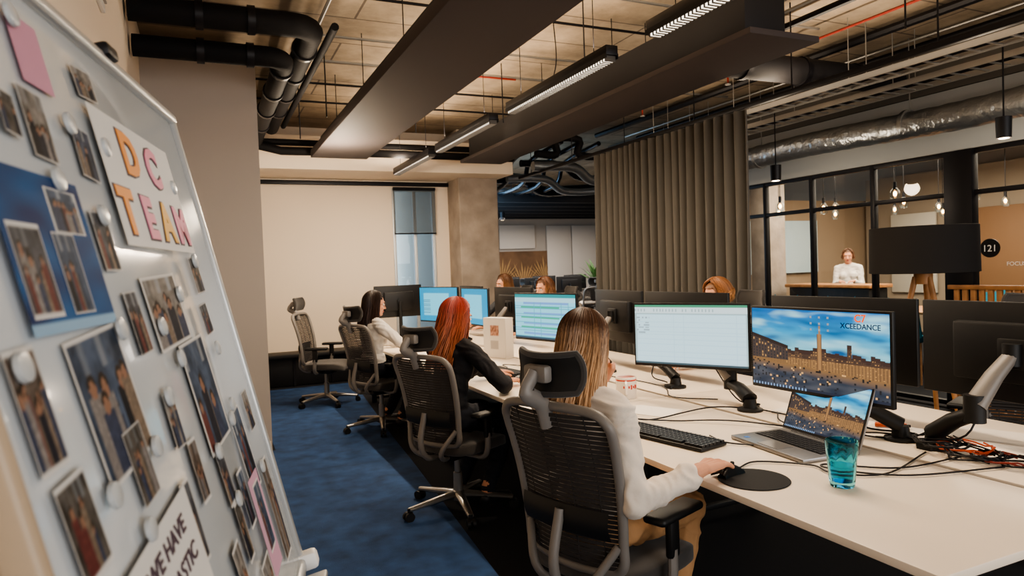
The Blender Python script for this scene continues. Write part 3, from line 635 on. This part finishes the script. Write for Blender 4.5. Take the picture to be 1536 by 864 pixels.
class Blob:
    """union of tapered limbs / ellipsoids merged into one continuous skin"""
    def __init__(s): s.v=[];s.f=[];s.p=[]
    def cone(s,a,b_,r0,r1,m): 
        v,f=rcone(a,b_,r0,r1); o=len(s.v); s.v+=v; s.f+=[tuple(o+k for k in x) for x in f]; s.p.append(('c',np.array(a,float),np.array(b_,float),r0,r1,m))
    def chain(s,pts,rs,m):
        for i in range(len(pts)-1): s.cone(pts[i],pts[i+1],rs[i],rs[i+1],m)
    def ell(s,c,r,m,ry=0):
        o=len(s.v); n=12;seg=18; Rm=Matrix.Rotation(math.radians(ry),3,'Y')
        for i in range(n+1):
            t=math.pi*i/n
            for k in range(seg): a=2*math.pi*k/seg; s.v.append(Vector(c)+Rm@Vector((r[0]*max(math.sin(t),1e-4)*math.cos(a),r[1]*max(math.sin(t),1e-4)*math.sin(a),-r[2]*math.cos(t))))
        for i in range(n):
            for k in range(seg): l=(k+1)%seg; s.f.append((o+i*seg+k,o+i*seg+l,o+(i+1)*seg+l,o+(i+1)*seg+k))
        s.f.append(tuple(o+k for k in range(seg))[::-1]); s.f.append(tuple(o+n*seg+k for k in range(seg)))
        s.p.append(('e',np.array(c,float),np.array(Rm.inverted()),np.array(r,float),m))
    def build(s,name,mats,voxel,smooth=4,fold=None):
        me=bpy.data.meshes.new('tmp'); me.from_pydata([tuple(v) for v in s.v],[],s.f); o=bpy.data.objects.new('tmp',me); bpy.context.collection.objects.link(o)
        md=o.modifiers.new('r','REMESH'); md.mode='VOXEL'; md.voxel_size=voxel
        sm=o.modifiers.new('s','SMOOTH'); sm.factor=.5; sm.iterations=smooth
        dg=bpy.context.evaluated_depsgraph_get(); nm=bpy.data.meshes.new_from_object(o.evaluated_get(dg)); bpy.data.objects.remove(o); bpy.data.meshes.remove(me)
        n=len(nm.polygons); cen=np.empty(n*3); nm.polygons.foreach_get('center',cen); cen=cen.reshape(-1,3)
        best=np.full(n,9.); idx=np.zeros(n,int)
        for p in s.p:
            if p[0]=='c':
                a,b_,r0,r1,m=p[1:]; d=b_-a; t=np.clip(((cen-a)@d)/max(d@d,1e-9),0,1); dist=np.linalg.norm(cen-a-t[:,None]*d,axis=1)-(r0+(r1-r0)*t)
            else:
                c,Ri,r,m=p[1:]; q=((cen-c)@Ri.T)/r; dist=(np.linalg.norm(q,axis=1)-1)*r.min()
            k=dist<best; best[k]=dist[k]; idx[k]=m
        nm.materials.clear()
        for m in mats: nm.materials.append(m)
        nm.polygons.foreach_set('material_index',idx.astype(np.int32)); nm.polygons.foreach_set('use_smooth',np.ones(n,bool))
        if fold:
            cloth=set()
            for i,pg in enumerate(nm.polygons):
                if idx[i] in fold[0]: cloth.update(pg.vertices)
            nr=[v.normal.copy() for v in nm.vertices]
            for i in cloth:
                c=nm.vertices[i].co; w=noise.noise(Vector((c.x*5,c.y*5,c.z*5)))*1.8
                r=1-abs(noise.noise(Vector((c.x*9+w,c.y*7-w,c.z*17+c.x*10+w))))*3.2
                r2=1-abs(noise.noise(Vector((c.x*18-w,c.y*12+w,c.z*10-c.x*14+w))))*3
                nm.vertices[i].co=c+nr[i]*fold[1]*(max(-.7,r)+.45*max(-.7,r2))
        nm.name=name; nm.update()
        ob=bpy.data.objects.new(name,nm); bpy.context.collection.objects.link(ob); return ob
def ik(S,W,l1,l2,pole):
    S=Vector(S);W=Vector(W);d=W-S;L=min(d.length,(l1+l2)*.995); ax=d.normalized(); a=(l1*l1-l2*l2+L*L)/(2*L); h=math.sqrt(max(l1*l1-a*a,0)); p=Vector(pole); p=(p-ax*p.dot(ax)).normalized(); return S+ax*a+p*h
def hand(bl,w,fd,nrm,thumb,m,curl=18,s=1.0):
    fd=Vector(fd).normalized(); nrm=Vector(nrm); nrm=(nrm-fd*nrm.dot(fd)).normalized(); sd=fd.cross(nrm).normalized()
    if sd.dot(Vector(thumb))<0: sd=-sd
    w=Vector(w); bl.cone(w-fd*.03,w+fd*.02,.024*s,.021*s,m)
    for k,(off,L) in enumerate(((.031,.070),(.0105,.079),(-.0105,.073),(-.030,.057))):
        k0=w+fd*.025*s+sd*off*.45*s; kn=w+fd*(.088-.004*abs(k-1))*s+sd*off*s+nrm*.004*s
        bl.cone(k0,kn,.0145*s,.0112*s,m)
        ang=math.radians(curl*.6); p=kn; spread=sd*off*2.2
        for j,f in enumerate((.45,.31,.24)):
            d=(fd*math.cos(ang)-nrm*math.sin(ang)+spread).normalized(); q=p+d*L*f*s; bl.cone(p,q,(.0092,.0082,.0074)[j]*s,(.0082,.0074,.0062)[j]*s,m); p=q; ang+=math.radians(curl)
    t0=w+fd*.022*s+sd*.018*s; t1=t0+(fd*.6+sd*.65-nrm*.25).normalized()*.036*s; t2=t1+(fd*.85+sd*.3-nrm*.2).normalized()*.032*s; t3=t2+(fd*.95+sd*.05-nrm*.25).normalized()*.024*s
    bl.chain([t0,t1,t2,t3],[.016*s,.0125*s,.0105*s,.0085*s],m)
def skinmat(h): return mat('skin_'+h.strip('#'),h,.5,spec=.35,bump=(120,.05,.002))
EYEW=mat('eye_white','#e8e4de',.2); IRIS=mat('iris','#3a2a1c',.2); LIP=mat('lips','#a8574e',.45); BROW=mat('brow','#3b2619',.8)
def make_head(parent,M,skin,glasses=False,s=1.0):
    bl=Blob()
    bl.ell((-.012,0,.028),(.096,.076,.088),0); bl.ell((.018,0,-.02),(.070,.062,.075),0); bl.ell((.035,0,-.07),(.045,.042,.036),0); bl.ell((.064,0,-.088),(.018,.02,.016),0)
    bl.cone((.083,0,.012),(.103,0,-.026),.007,.0115,0); bl.ell((.094,.011,-.031),(.009,.008,.007),0); bl.ell((.094,-.011,-.031),(.009,.008,.007),0)
    bl.ell((.075,0,.032),(.012,.05,.012),0)
    for sg in (-1,1):
        bl.ell((.052,sg*.037,-.025),(.026,.022,.022),0); bl.ell((-.004,sg*.079,-.006),(.017,.006,.03),0,ry=10); bl.ell((-.004,sg*.077,-.028),(.008,.006,.012),0)
    bl.ell((.083,0,-.056),(.009,.023,.006),1); bl.ell((.081,0,-.065),(.010,.019,.0065),1)
    bl.cone((-.02,0,-.05),(-.035,0,-.15),.052,.05,0)
    o=bl.build('head',[skin,LIP],.0042,3); o.parent=parent; o.matrix_local=M@Matrix.Scale(s,4)
    b=B('eyes')
    for sg in (-1,1):
        b.ell((.072,sg*.031,.004),(.0125,.0135,.0115),EYEW); b.ell((.081,sg*.031,.004),(.0052,.006,.006),IRIS)
        b.tube([(.083,sg*.014,.026),(.086,sg*.03,.031),(.076,sg*.05,.026)],[.003,.004,.002],BROW,6)
        b.tube([(.084,sg*.019,.006),(.0865,sg*.031,.013),(.079,sg*.044,.006)],[.002,.003,.002],skin,6)
        if glasses:
            b.tube([(.098+.0*t,sg*(.032+.024*math.cos(t)),.002+.021*math.sin(t)) for t in np.linspace(0,6.28,20)][:-1],.0018,BLK,6,closed=True)
            b.tube([(.097,sg*.056,.006),(.05,sg*.074,.008),(-.01,sg*.084,.008)],.0018,BLK,6)
    if glasses: b.tube([(.1,-.009,.006),(.1,.009,.006)],.0016,BLK,6)
    e=b.obj(M@Matrix.Scale(s,4),parent); return o
def make_hair(parent,M,top,tip,length,n=620,face=62,wave=.006,back=.06,seed=1,ombre=.5,short=False,vol=1.0,narrow=.18):
    rd=random.Random(seed); top=lin(top); tip=lin(tip); b=B('hair')
    for i in range(n):
        al=math.radians(rd.uniform(face,180))*(1 if rd.random()<.5 else -1); fr=False
        if rd.random()<.16: al=math.radians(rd.uniform(5,face))*(1 if rd.random()<.5 else -1); fr=True
        k=vol*rd.uniform(.97,1.08); ax,ay,az=.106*k,.086*k,.100*k; L=length*rd.uniform(.80,1.04)
        pts=[]
        th1=rd.uniform(.55,.75) if fr else rd.uniform(1.45,1.75); off=rd.uniform(0,.25)
        if fr:
            sg=1 if al>0 else -1
            for t in np.linspace(0,1,10):
                a2=abs(al)+(math.radians(95)-abs(al))*t**1.3; th=.15+t*1.45 if a2>math.radians(55) else .15+t*1.0
                pts.append(Vector((-.012+ax*math.sin(th)*math.cos(a2),sg*ay*math.sin(th)*math.sin(a2),.03+az*math.cos(th))))
        else:
            for t in np.linspace(off,1,9):
                th=t*th1; pts.append(Vector((-.012+ax*math.sin(th)*math.cos(al),ay*math.sin(th)*math.sin(al),.03+az*math.cos(th))))
        p=pts[-1]; ph=rd.uniform(0,6.28); rem=L if not short else .02+.05*rd.random(); m=7
        ca=math.cos(abs(al)) if not fr else -.1
        bk=max(0,-ca); sidef=1-bk; flare=rd.uniform(-.012,.012)
        for j in range(1,m+1):
            t=j/m; z=p.z-rem*t
            x=p.x*(1-.18*t*sidef)-back*bk*max(0,(t*rem-.06))/.2*.8+wave*math.sin(ph+t*7)
            y=p.y*(1+ (.02*t if sidef>.3 else -narrow*t))+wave*math.cos(ph+t*6)+flare*t
            pts.append(Vector((x,y,z)))
        N=len(pts); w=rd.uniform(.0022,.0044); rr=[w*(1-.6*max(0,(q/(N-1))-.5)) for q in range(N)]; rr[-1]*=.3
        jit=rd.uniform(.6,1.35); b.tube(pts,rr,HAIR,5)
        nf=(N-1)*5+2; base=len(b.c)-nf
        for q in range(nf):
            ring=min(q//5,N-1)/(N-1) if q<nf-2 else (0 if q==nf-2 else 1)
            tt=max(0,min(1,(ring-.35)/ombre)) ; c=mixc(top,tip,tt); c=tuple(x*jit for x in c)+(1,)
            b.c[base+q]=[c]*len(b.f[base+q])
    cap=mixc(top,(0,0,0),.35)+(1,); vs=[];fs=[];seg=28;nn=12
    for i in range(nn+1):
        for k in range(seg):
            a=2*math.pi*k/seg; d=abs(((a+math.pi)%(2*math.pi))-math.pi); tm=.95 if d<math.radians(45) else (1.35 if d<math.radians(75) else 2.0); th=tm*i/nn
            vs.append((-.012+.103*math.sin(th)*math.cos(a),.083*math.sin(th)*math.sin(a),.03+.096*math.cos(th)))
    for i in range(nn):
        for k in range(seg): l=(k+1)%seg; fs.append((i*seg+k,i*seg+l,(i+1)*seg+l,(i+1)*seg+k))
    b.add(vs,fs,HAIR,fcol=cap)
    b.obj(M,parent)
def person(name,hub,phi,topm,botm,skinh,hair,head=(-.04,0,1.235),hyaw=0,hpitch=5,rw=(.36,-.17,.785),lw=(.36,.17,.785),rfd=(1,.1,-.05),lfd=(1,-.1,-.05),rn=(0,0,1),ln=(0,0,1),rcurl=16,lcurl=16,rpole=(-.3,-1,-.5),lpole=(-.3,1,-.5),sleeve=.042,glasses=False,stand=False,vox=.009,z0=0,al=(.285,.255),cf=.84,hs=1.0,sdrop=0,hands=1.0,fold=.005,fwd=0):
    e=bpy.data.objects.new(name,None); bpy.context.collection.objects.link(e); e.matrix_world=T(hub[0],hub[1],z0)@RZ(phi)
    skin=skinmat(skinh); SHO=mat('shoe_dark','#202022',.5); bl=Blob(); SK,TP,BT,SO=0,1,2,3
    hx,hy,hz=head; nb=(hx-.035,hy,hz-.135)
    if not stand:
        pz=.60; pel=(-.08,0,pz)
        bl.ell((-.07,0,pz),(.115,.175,.115),BT); bl.ell((-.08,0,pz+.07),(.105,.155,.10),TP)
    else:
        pz=hz-.60; pel=(-.02,0,pz); bl.ell((-.01,0,pz),(.11,.16,.13),BT); bl.ell((-.01,0,pz+.1),(.1,.14,.1),TP)
    ch=Vector((hx-.045+fwd,hy,hz-.30-sdrop)); ws=(Vector(pel)+Vector((0,0,.1))+ch)/2
    bl.ell(ws,(.088,.130,.15),TP); bl.ell(ch+Vector((0,0,.02)),(.098,.152,.14),TP); bl.ell(ch+Vector((-.01,0,.085)),(.082,.15,.075),TP)
    for s in (-1,1): bl.ell(ch+Vector((.07,s*.07,-.01)),(.055,.06,.062),TP)
    bl.cone((nb[0],nb[1],nb[2]-.02),(hx-.02,hy,hz-.05),.054,.050,SK)
    bl.cone((nb[0]-.005,nb[1],nb[2]-.045-sdrop*.5),(nb[0],nb[1],nb[2]-.015-sdrop*.5),.085,.06,TP)
    for s,w,fd,nm_,cu,pole in ((-1,rw,rfd,rn,rcurl,rpole),(1,lw,lfd,ln,lcurl,lpole)):
        S=ch+Vector((0,s*.165,.105)); bl.cone((nb[0],nb[1]+s*.05,nb[2]-.03-sdrop),S,.06,.056,TP)
        E=ik(S,w,al[0],al[1],pole); w=Vector(w)
        bl.chain([S,E],[.056,sleeve+.002],TP); cuff=E+(w-E)*cf; bl.chain([E,cuff],[sleeve+.002,sleeve*.84],TP); bl.cone(cuff-(w-E)*.06,cuff,sleeve*.92,sleeve*.92,TP); bl.cone(E,w,.03,.023,SK)
        hb=Blob(); hand(hb,w,fd,nm_,(0,-s,0) if abs(Vector(nm_).z)>.5 else (0,0,1),0,cu,hands)
        ho=hb.build('hand',[skin],.0026,2); ho.parent=e
    if not stand:
        for s in (-1,1):
            bl.chain([(-.06,s*.085,pz-.01),(.33,s*.12,.555)],[.092,.066],BT); bl.chain([(.33,s*.12,.55),(.24,s*.12,.31),(.13,s*.12,.12)],[.064,.055,.042],BT)
            bl.cone((.13,s*.12,.14),(.12,s*.12,.08),.036,.036,SK); bl.chain([(.10,s*.12,.06),(.19,s*.125,.048),(.29,s*.135,.035)],[.042,.04,.032],SO)
    else:
        for s in (-1,1):
            bl.chain([(0,s*.085,pz-.03),(.02,s*.09,pz*.5),(-.01,s*.09,.1)],[.09,.062,.045],BT); bl.chain([(-.03,s*.09,.045),(.08,s*.1,.045),(.16,s*.11,.035)],[.042,.04,.03],SO)
    o=bl.build('body',[skin,topm,botm,SHO],vox,4,fold=((1,2),fold)); o.parent=e
    HM=T(*head)@RZ(hyaw)@RY(hpitch)@Matrix.Scale(hs,4); make_head(e,HM,skin,glasses)
    make_hair(e,HM,**hair); return e
SHIRT=mat('shirt_ivory','#d9cdbf',.75,bump=(25,.3,.01),sheen=.2); BEIGE=mat('trousers_beige','#b98d62',.8,bump=(35,.3,.01))
BLAZ=mat('blazer_black','#17161a',.8,bump=(40,.3,.01)); JEAN=mat('trousers_dark','#1b1e28',.85); WTOP=mat('top_white','#d8d2ca',.75,bump=(35,.3,.01)); GREYT=mat('top_grey','#3c3f44',.85); BLUET=mat('top_navy','#1f2a3c',.85)
def w2l(hub,phi,p):
    v=(T(hub[0],hub[1],0)@RZ(phi)).inverted()@Vector(p); return tuple(v)
H1=(1.32,2.13)
rwl=w2l(H1,20,(1.49,1.825,.795))
person('seated_woman',H1,20,SHIRT,BEIGE,'#cf9678',dict(top='#4a3020',tip='#c39a72',length=.28,n=1200,face=70,wave=.006,back=.05,seed=3,ombre=.42,vol=1.0,narrow=.35),head=(-.115,.0,1.22),hyaw=8,hpitch=12,hs=.92,sdrop=.02,
  rw=rwl,rfd=(Vector(w2l(H1,20,(1.66,1.882,.797)))-Vector(rwl)),rcurl=14,rpole=(.1,-.45,-1),lw=(.085,.09,1.045),lfd=(-.35,-.45,.8),ln=(.8,.3,.4),lcurl=35,lpole=(.5,.5,-1),sleeve=.047,vox=.0075,al=(.29,.27),cf=.80,hands=1.1,fold=.0065,fwd=.012)
H2=(1.40,4.02)
person('seated_woman',H2,24,BLAZ,JEAN,'#cf9678',dict(top='#91382d',tip='#9a5c3a',length=.34,n=900,face=66,wave=.010,back=.06,seed=5,ombre=.5,vol=1.0),head=(.03,0,1.19),hyaw=-8,hpitch=10,rw=w2l(H2,24,(1.70,3.93,.785)),lw=w2l(H2,24,(1.78,4.3,.785)),sleeve=.048)
H3=(1.50,6.45)
person('seated_woman',H3,17,WTOP,JEAN,'#cf9678',dict(top='#22150f',tip='#33201a',length=.25,n=600,face=72,wave=.004,back=.05,seed=8,vol=1.0),head=(-.04,0,1.19),hyaw=-10,hpitch=6,glasses=True,rw=(.28,-.17,.785),lw=(.3,.17,.785),sleeve=.046)
person('seated_woman',(3.46,4.02),180,GREYT,JEAN,'#cf9678',dict(top='#8a5c3a',tip='#b08256',length=.10,n=600,face=60,wave=.018,seed=12,short=True,vol=1.1),head=(-.02,0,1.225),hpitch=14)
person('seated_woman',(3.44,6.82),176,BLUET,JEAN,'#cf9678',dict(top='#6a4630',tip='#a87a52',length=.24,n=500,seed=14,wave=.008,vol=1.06),head=(-.02,0,1.24),hyaw=15)
person('seated_woman',(3.44,7.95),184,GREYT,JEAN,'#cf9678',dict(top='#5d3f2a',tip='#94683f',length=.22,n=500,seed=16,wave=.006,vol=1.05),head=(-.02,0,1.28))
person('standing_woman',(9.75,8.05),215,WTOP,JEAN,'#cf9678',dict(top='#5a3a24',tip='#6a452b',length=.14,n=300,seed=21,short=True),head=(0,0,1.48),stand=True,rw=(.25,-.1,1.08),lw=(.25,.1,1.08),rfd=(1,.3,0),lfd=(1,-.3,0),rpole=(-.2,-.3,-1),lpole=(-.2,.3,-1),vox=.012)
person('seated_man',(5.75,6.6),200,BLUET,JEAN,'#b98468',dict(top='#1c1512',tip='#1c1512',length=.05,n=350,seed=23,short=True),head=(-.03,0,1.27),vox=.012)
inst(CH,T(5.80,6.62,0)@RZ(200))

# ---------------- photo board
bT=Vector((-.050,1.618,1.835)); h=Vector((.189,.982,0)).normalized(); v=Vector((.218,-.042,-.972)).normalized(); nB=h.cross(v).normalized()
if nB.x<0: nB=-nB
W=1.01;Hh=1.0;DV=-.018
O=bT-h*W
BM=Matrix(((h.x,-v.x,nB.x,O.x),(h.y,-v.y,nB.y,O.y),(h.z,-v.z,nB.z,O.z),(0,0,0,1)))
b=B('whiteboard_easel')
WBS=mat('whiteboard_gloss','#c4c8ca',.14,coat=.3); ALU=mat('board_frame_alu','#b9bab9',.35,.5)
b.box((W/2,-Hh/2,-.012),(W,Hh,.018),WBS,.003)
b.box((W/2,.004,-.008),(W+.03,.022,.036),ALU,.008,3); b.box((W/2,-Hh-.005,-.008),(W+.03,.026,.036),ALU,.008,3)
b.box((W+.006,-Hh/2,-.008),(.018,Hh+.02,.03),ALU,.006,3); b.box((-.008,-Hh/2,-.008),(.018,Hh+.02,.03),mat('board_frame_beige','#b49f86',.4),.006,3)
b.box((W*.60,.016,-.004),(.05,.022,.045),BLK,.006); b.box((W+.01,-Hh-.005,.01),(.04,.04,.05),WHITE,.01)
b.box((W/2,-Hh-.02,.03),(W*.9,.012,.05),ALU,.004)
def photo(seed,kind=0):
    rd=random.Random(seed); bg=rd.choice([(.02,.02,.024),(.045,.032,.024),(.015,.025,.045),(.09,.08,.07),(.03,.025,.02),(.015,.02,.035)]); bg2=tuple(min(1,c*2.8+.03) for c in bg)
    ppl=[(rd.uniform(.12,.88),rd.uniform(.40,.72),rd.uniform(.045,.07),rd.choice([(.008,.008,.012),(.22,.20,.19),(.04,.05,.09),(.14,.04,.035),(.20,.15,.11),(.015,.015,.025)])) for _ in range(rd.randint(4,9))]
    def f(u,w):
        if u<.04 or u>.96 or w<.035 or w>.965: return (.58,.57,.55)
        c=mixc(bg,bg2,.5+.8*nz(u*4+seed,w*4,seed)+.4*nz(u*14,w*14,seed)); 
        if w>.75: c=mixc(c,(.30,.32,.34),max(0,nz(u*6,seed,2))*1.6)
        for x,y,r,cl in ppl:
            if abs(u-x)<r*1.7 and w<y-r*.8: c=tuple(q*(.7+.9*abs(nz(u*20,w*20,3))) for q in cl)
            d=math.hypot(u-x,(w-y)*.8)
            if d<r: c=(.26,.14,.09)
            if r*.7<d<r*1.2 and w>y: c=(.025,.016,.01)
        return c
    return f
ZO=[.0006]
def pic(u0,v0,u1,v1,seed,fn=None,n=None,rot=0):
    v0+=DV; v1+=DV
    w,hh=abs(u1-u0),abs(v1-v0); ZO[0]+=.00012; z=ZO[0]+.001; M=T((u0+u1)/2,-(v0+v1)/2,z)@RZ(rot)
    nx=n or max(16,int(w*330)); ny=max(16,int(hh*330)); b.sheet(lambda u,q:((u-.5)*w,(q-.5)*hh,0),min(nx,60),min(ny,56),PAINT,M=M,colfn=fn or photo(seed))
def flat(c): return lambda u,q:c
pic(.255,.06,.335,.140,0,flat((.56,.28,.37)))
for i,(a,c,d,e_) in enumerate([(.225,.150,.285,.228),(.425,.068,.50,.110),(.352,.165,.409,.232),(.327,.275,.384,.349),(.444,.355,.63,.463),(.148,.415,.30,.566),(.357,.376,.410,.458),(.535,.462,.70,.64),(.767,.322,.835,.39),(.743,.41,.805,.467),(.383,.515,.432,.59),(.03,.415,.085,.52),(.723,.613,.82,.775),(.216,.525,.276,.61),(.425,.59,.468,.68),(.552,.64,.603,.73),(.042,.53,.105,.62),(.339,.625,.382,.735),(.567,.73,.61,.83),(.848,.744,.925,.95),(.64,.70,.69,.80),(.87,.60,.93,.68),(.165,.17,.20,.215),(.62,.86,.70,.97),(.48,.77,.53,.87)]):
    pic(a,c,d,e_,40+i,rot=R_.uniform(-5,5))
def blue(u,w):
    return mixc((.003,.022,.10),(.006,.085,.24),.5+nz(u*3,w*5,2)) if w>.06 else (.25,.4,.55)
pic(.09,.25,.30,.41,0,blue); pic(.205,.262,.285,.31,71); pic(.10,.305,.165,.395,72); pic(.19,.31,.245,.395,73)
pic(.70,.735,.80,.92,0,flat((.55,.32,.42))); pic(.725,.75,.785,.88,77); 
pic(.43,.120,.83,.314,0,flat((.66,.65,.63)))
ORG=mat('letter_orange','#e0903f',.6); PNK=mat('letter_pink','#d8859c',.6); YEL=mat('letter_yellow','#dca950',.6); INK=mat('ink_dark','#4a3842',.6)
zz=ZO[0]+.0014
for ch_,x,y,m_ in (('D',.565,.200,ORG),('C',.685,.202,PNK),('T',.475,.294,ORG),('E',.575,.296,PNK),('A',.675,.296,YEL),('M',.775,.296,PNK)):
    for of,mm,dz in ((.0062,INK,0),(.0036,m_,.0014)): b.text(ch_,.088,mm,T(x,-y-DV,zz+dz)@Matrix.Diagonal((1.2,1,1,1)),of)
pic(.10,.635,.36,.85,0,flat((.64,.63,.61)),rot=4)
for k,(t_,y) in enumerate((('WE HAVE',.675),('FANTASTIC',.715),('DAY!',.76))): b.text(t_,.030,INK,T(.235,-y-DV,ZO[0]+.0016)@RZ(4)@Matrix.Diagonal((1.2,1,1,1)),.0004)
MG=mat('magnet_white','#b9bcbc',.3)
for x,y in ((.458,.177),(.467,.43),(.616,.388),(.513,.482),(.204,.629),(.775,.495),(.297,.562),(.143,.571),(.804,.19),(.049,.431),(.754,.6),(.26,.07),(.25,.25),(.34,.17),(.60,.73),(.72,.62),(.36,.28),(.86,.75),(.30,.42),(.40,.52),(.565,.64),(.80,.33)):
    b.lathe([(.0,0),(.0125,0),(.0135,.001),(.0125,.005),(.010,.006),(0,.006)],MG,20,M=T(x,-y-DV,.0045))
bo=b.obj(BM)
b=B('easel_legs')
for u in (.08,.92):
    p=O+h*W*u-nB*.03
    b.tube([p+v*.02,Vector((p.x+v.x/abs(v.z)*(p.z-.03),p.y+v.y/abs(v.z)*(p.z-.03),.03))],.014,ALU,10)
b.tube([O+h*W*.08-nB*.05+v*1.25,O+h*W*.92-nB*.05+v*1.25],.01,ALU,8)
lo=b.obj(); lo.parent=bo; lo.matrix_parent_inverse=bo.matrix_world.inverted()

# ---------------- lights
def area(name,loc,rot,sx,sy,p,col,spread=180):
    l=bpy.data.lights.new(name,'AREA'); l.shape='RECTANGLE'; l.size=sx; l.size_y=sy; l.energy=p; l.color=col; l.spread=math.radians(spread)
    o=bpy.data.objects.new(name,l); bpy.context.collection.objects.link(o); o.location=loc; o.rotation_euler=[math.radians(a) for a in rot]; return o
warm=(1,.81,.60); cool=(.72,.86,1)
for y in (2.4,4.33,6.2,7.95):
    area('led_light_down',(2.33,y,2.71),(0,0,0),.05,1.4,40,warm); area('led_light_up',(2.33,y,2.88),(180,0,0),.09,1.4,32,warm)
area('window_daylight',(3.4,-3.2,1.75),(90,0,0),6.4,2.3,190,(1,.93,.85))
area('ceiling_fill_up',(4.8,4.0,2.95),(180,0,0),.1,5,42,warm); area('ceiling_fill_up',(.9,3.5,2.95),(180,0,0),.1,4,16,warm)  # fill lights without fixtures, added to brighten the ceiling
area('meeting_light',(9.2,6.0,2.9),(0,0,0),3,5,380,(1,.82,.62)); area('far_office_light',(7,12.5,2.5),(0,0,0),4,4,240,(1,.9,.8)); area('courtyard_daylight',(4.4,11.5,2.3),(0,-90,0),1.5,2.5,80,(.4,.7,1))
for p,e_ in (((5.6,3.22,2.28),16),((5.45,5.35,2.25),16),((1.3,7.3,2.5),90),((4.9,6.8,3.0),9)):
    l=bpy.data.lights.new('spot_glow','POINT'); l.energy=e_; l.color=warm; l.shadow_soft_size=.08; o=bpy.data.objects.new('spot_glow',l); bpy.context.collection.objects.link(o); o.location=p
w=bpy.data.worlds.new('World'); bpy.context.scene.world=w; w.use_nodes=True; w.node_tree.nodes['Background'].inputs[0].default_value=(.55,.75,1,1); w.node_tree.nodes['Background'].inputs[1].default_value=.9

# ---------------- camera
yaw,pt,ro=math.radians(24.2),math.radians(1.74),math.radians(-2.03)
f=Vector((math.sin(yaw)*math.cos(pt),math.cos(yaw)*math.cos(pt),-math.sin(pt))); rt=Vector((math.cos(yaw),-math.sin(yaw),0)); up=rt.cross(f)
r2=rt*math.cos(ro)+up*math.sin(ro); u2=-rt*math.sin(ro)+up*math.cos(ro)
cam=bpy.data.cameras.new('camera'); cam.sensor_width=36; cam.lens=24; cam.clip_start=.05
co=bpy.data.objects.new('camera',cam); bpy.context.collection.objects.link(co)
co.matrix_world=Matrix(((r2.x,u2.x,-f.x,0),(r2.y,u2.y,-f.y,0),(r2.z,u2.z,-f.z,1.5),(0,0,0,1)))
cam.dof.use_dof=True; cam.dof.focus_distance=2.8; cam.dof.aperture_fstop=5
bpy.context.scene.camera=co
bpy.context.scene.view_settings.view_transform='AgX'
bpy.context.scene.view_settings.exposure=.15
try: bpy.context.scene.view_settings.look='AgX - Medium High Contrast'
except Exception: pass
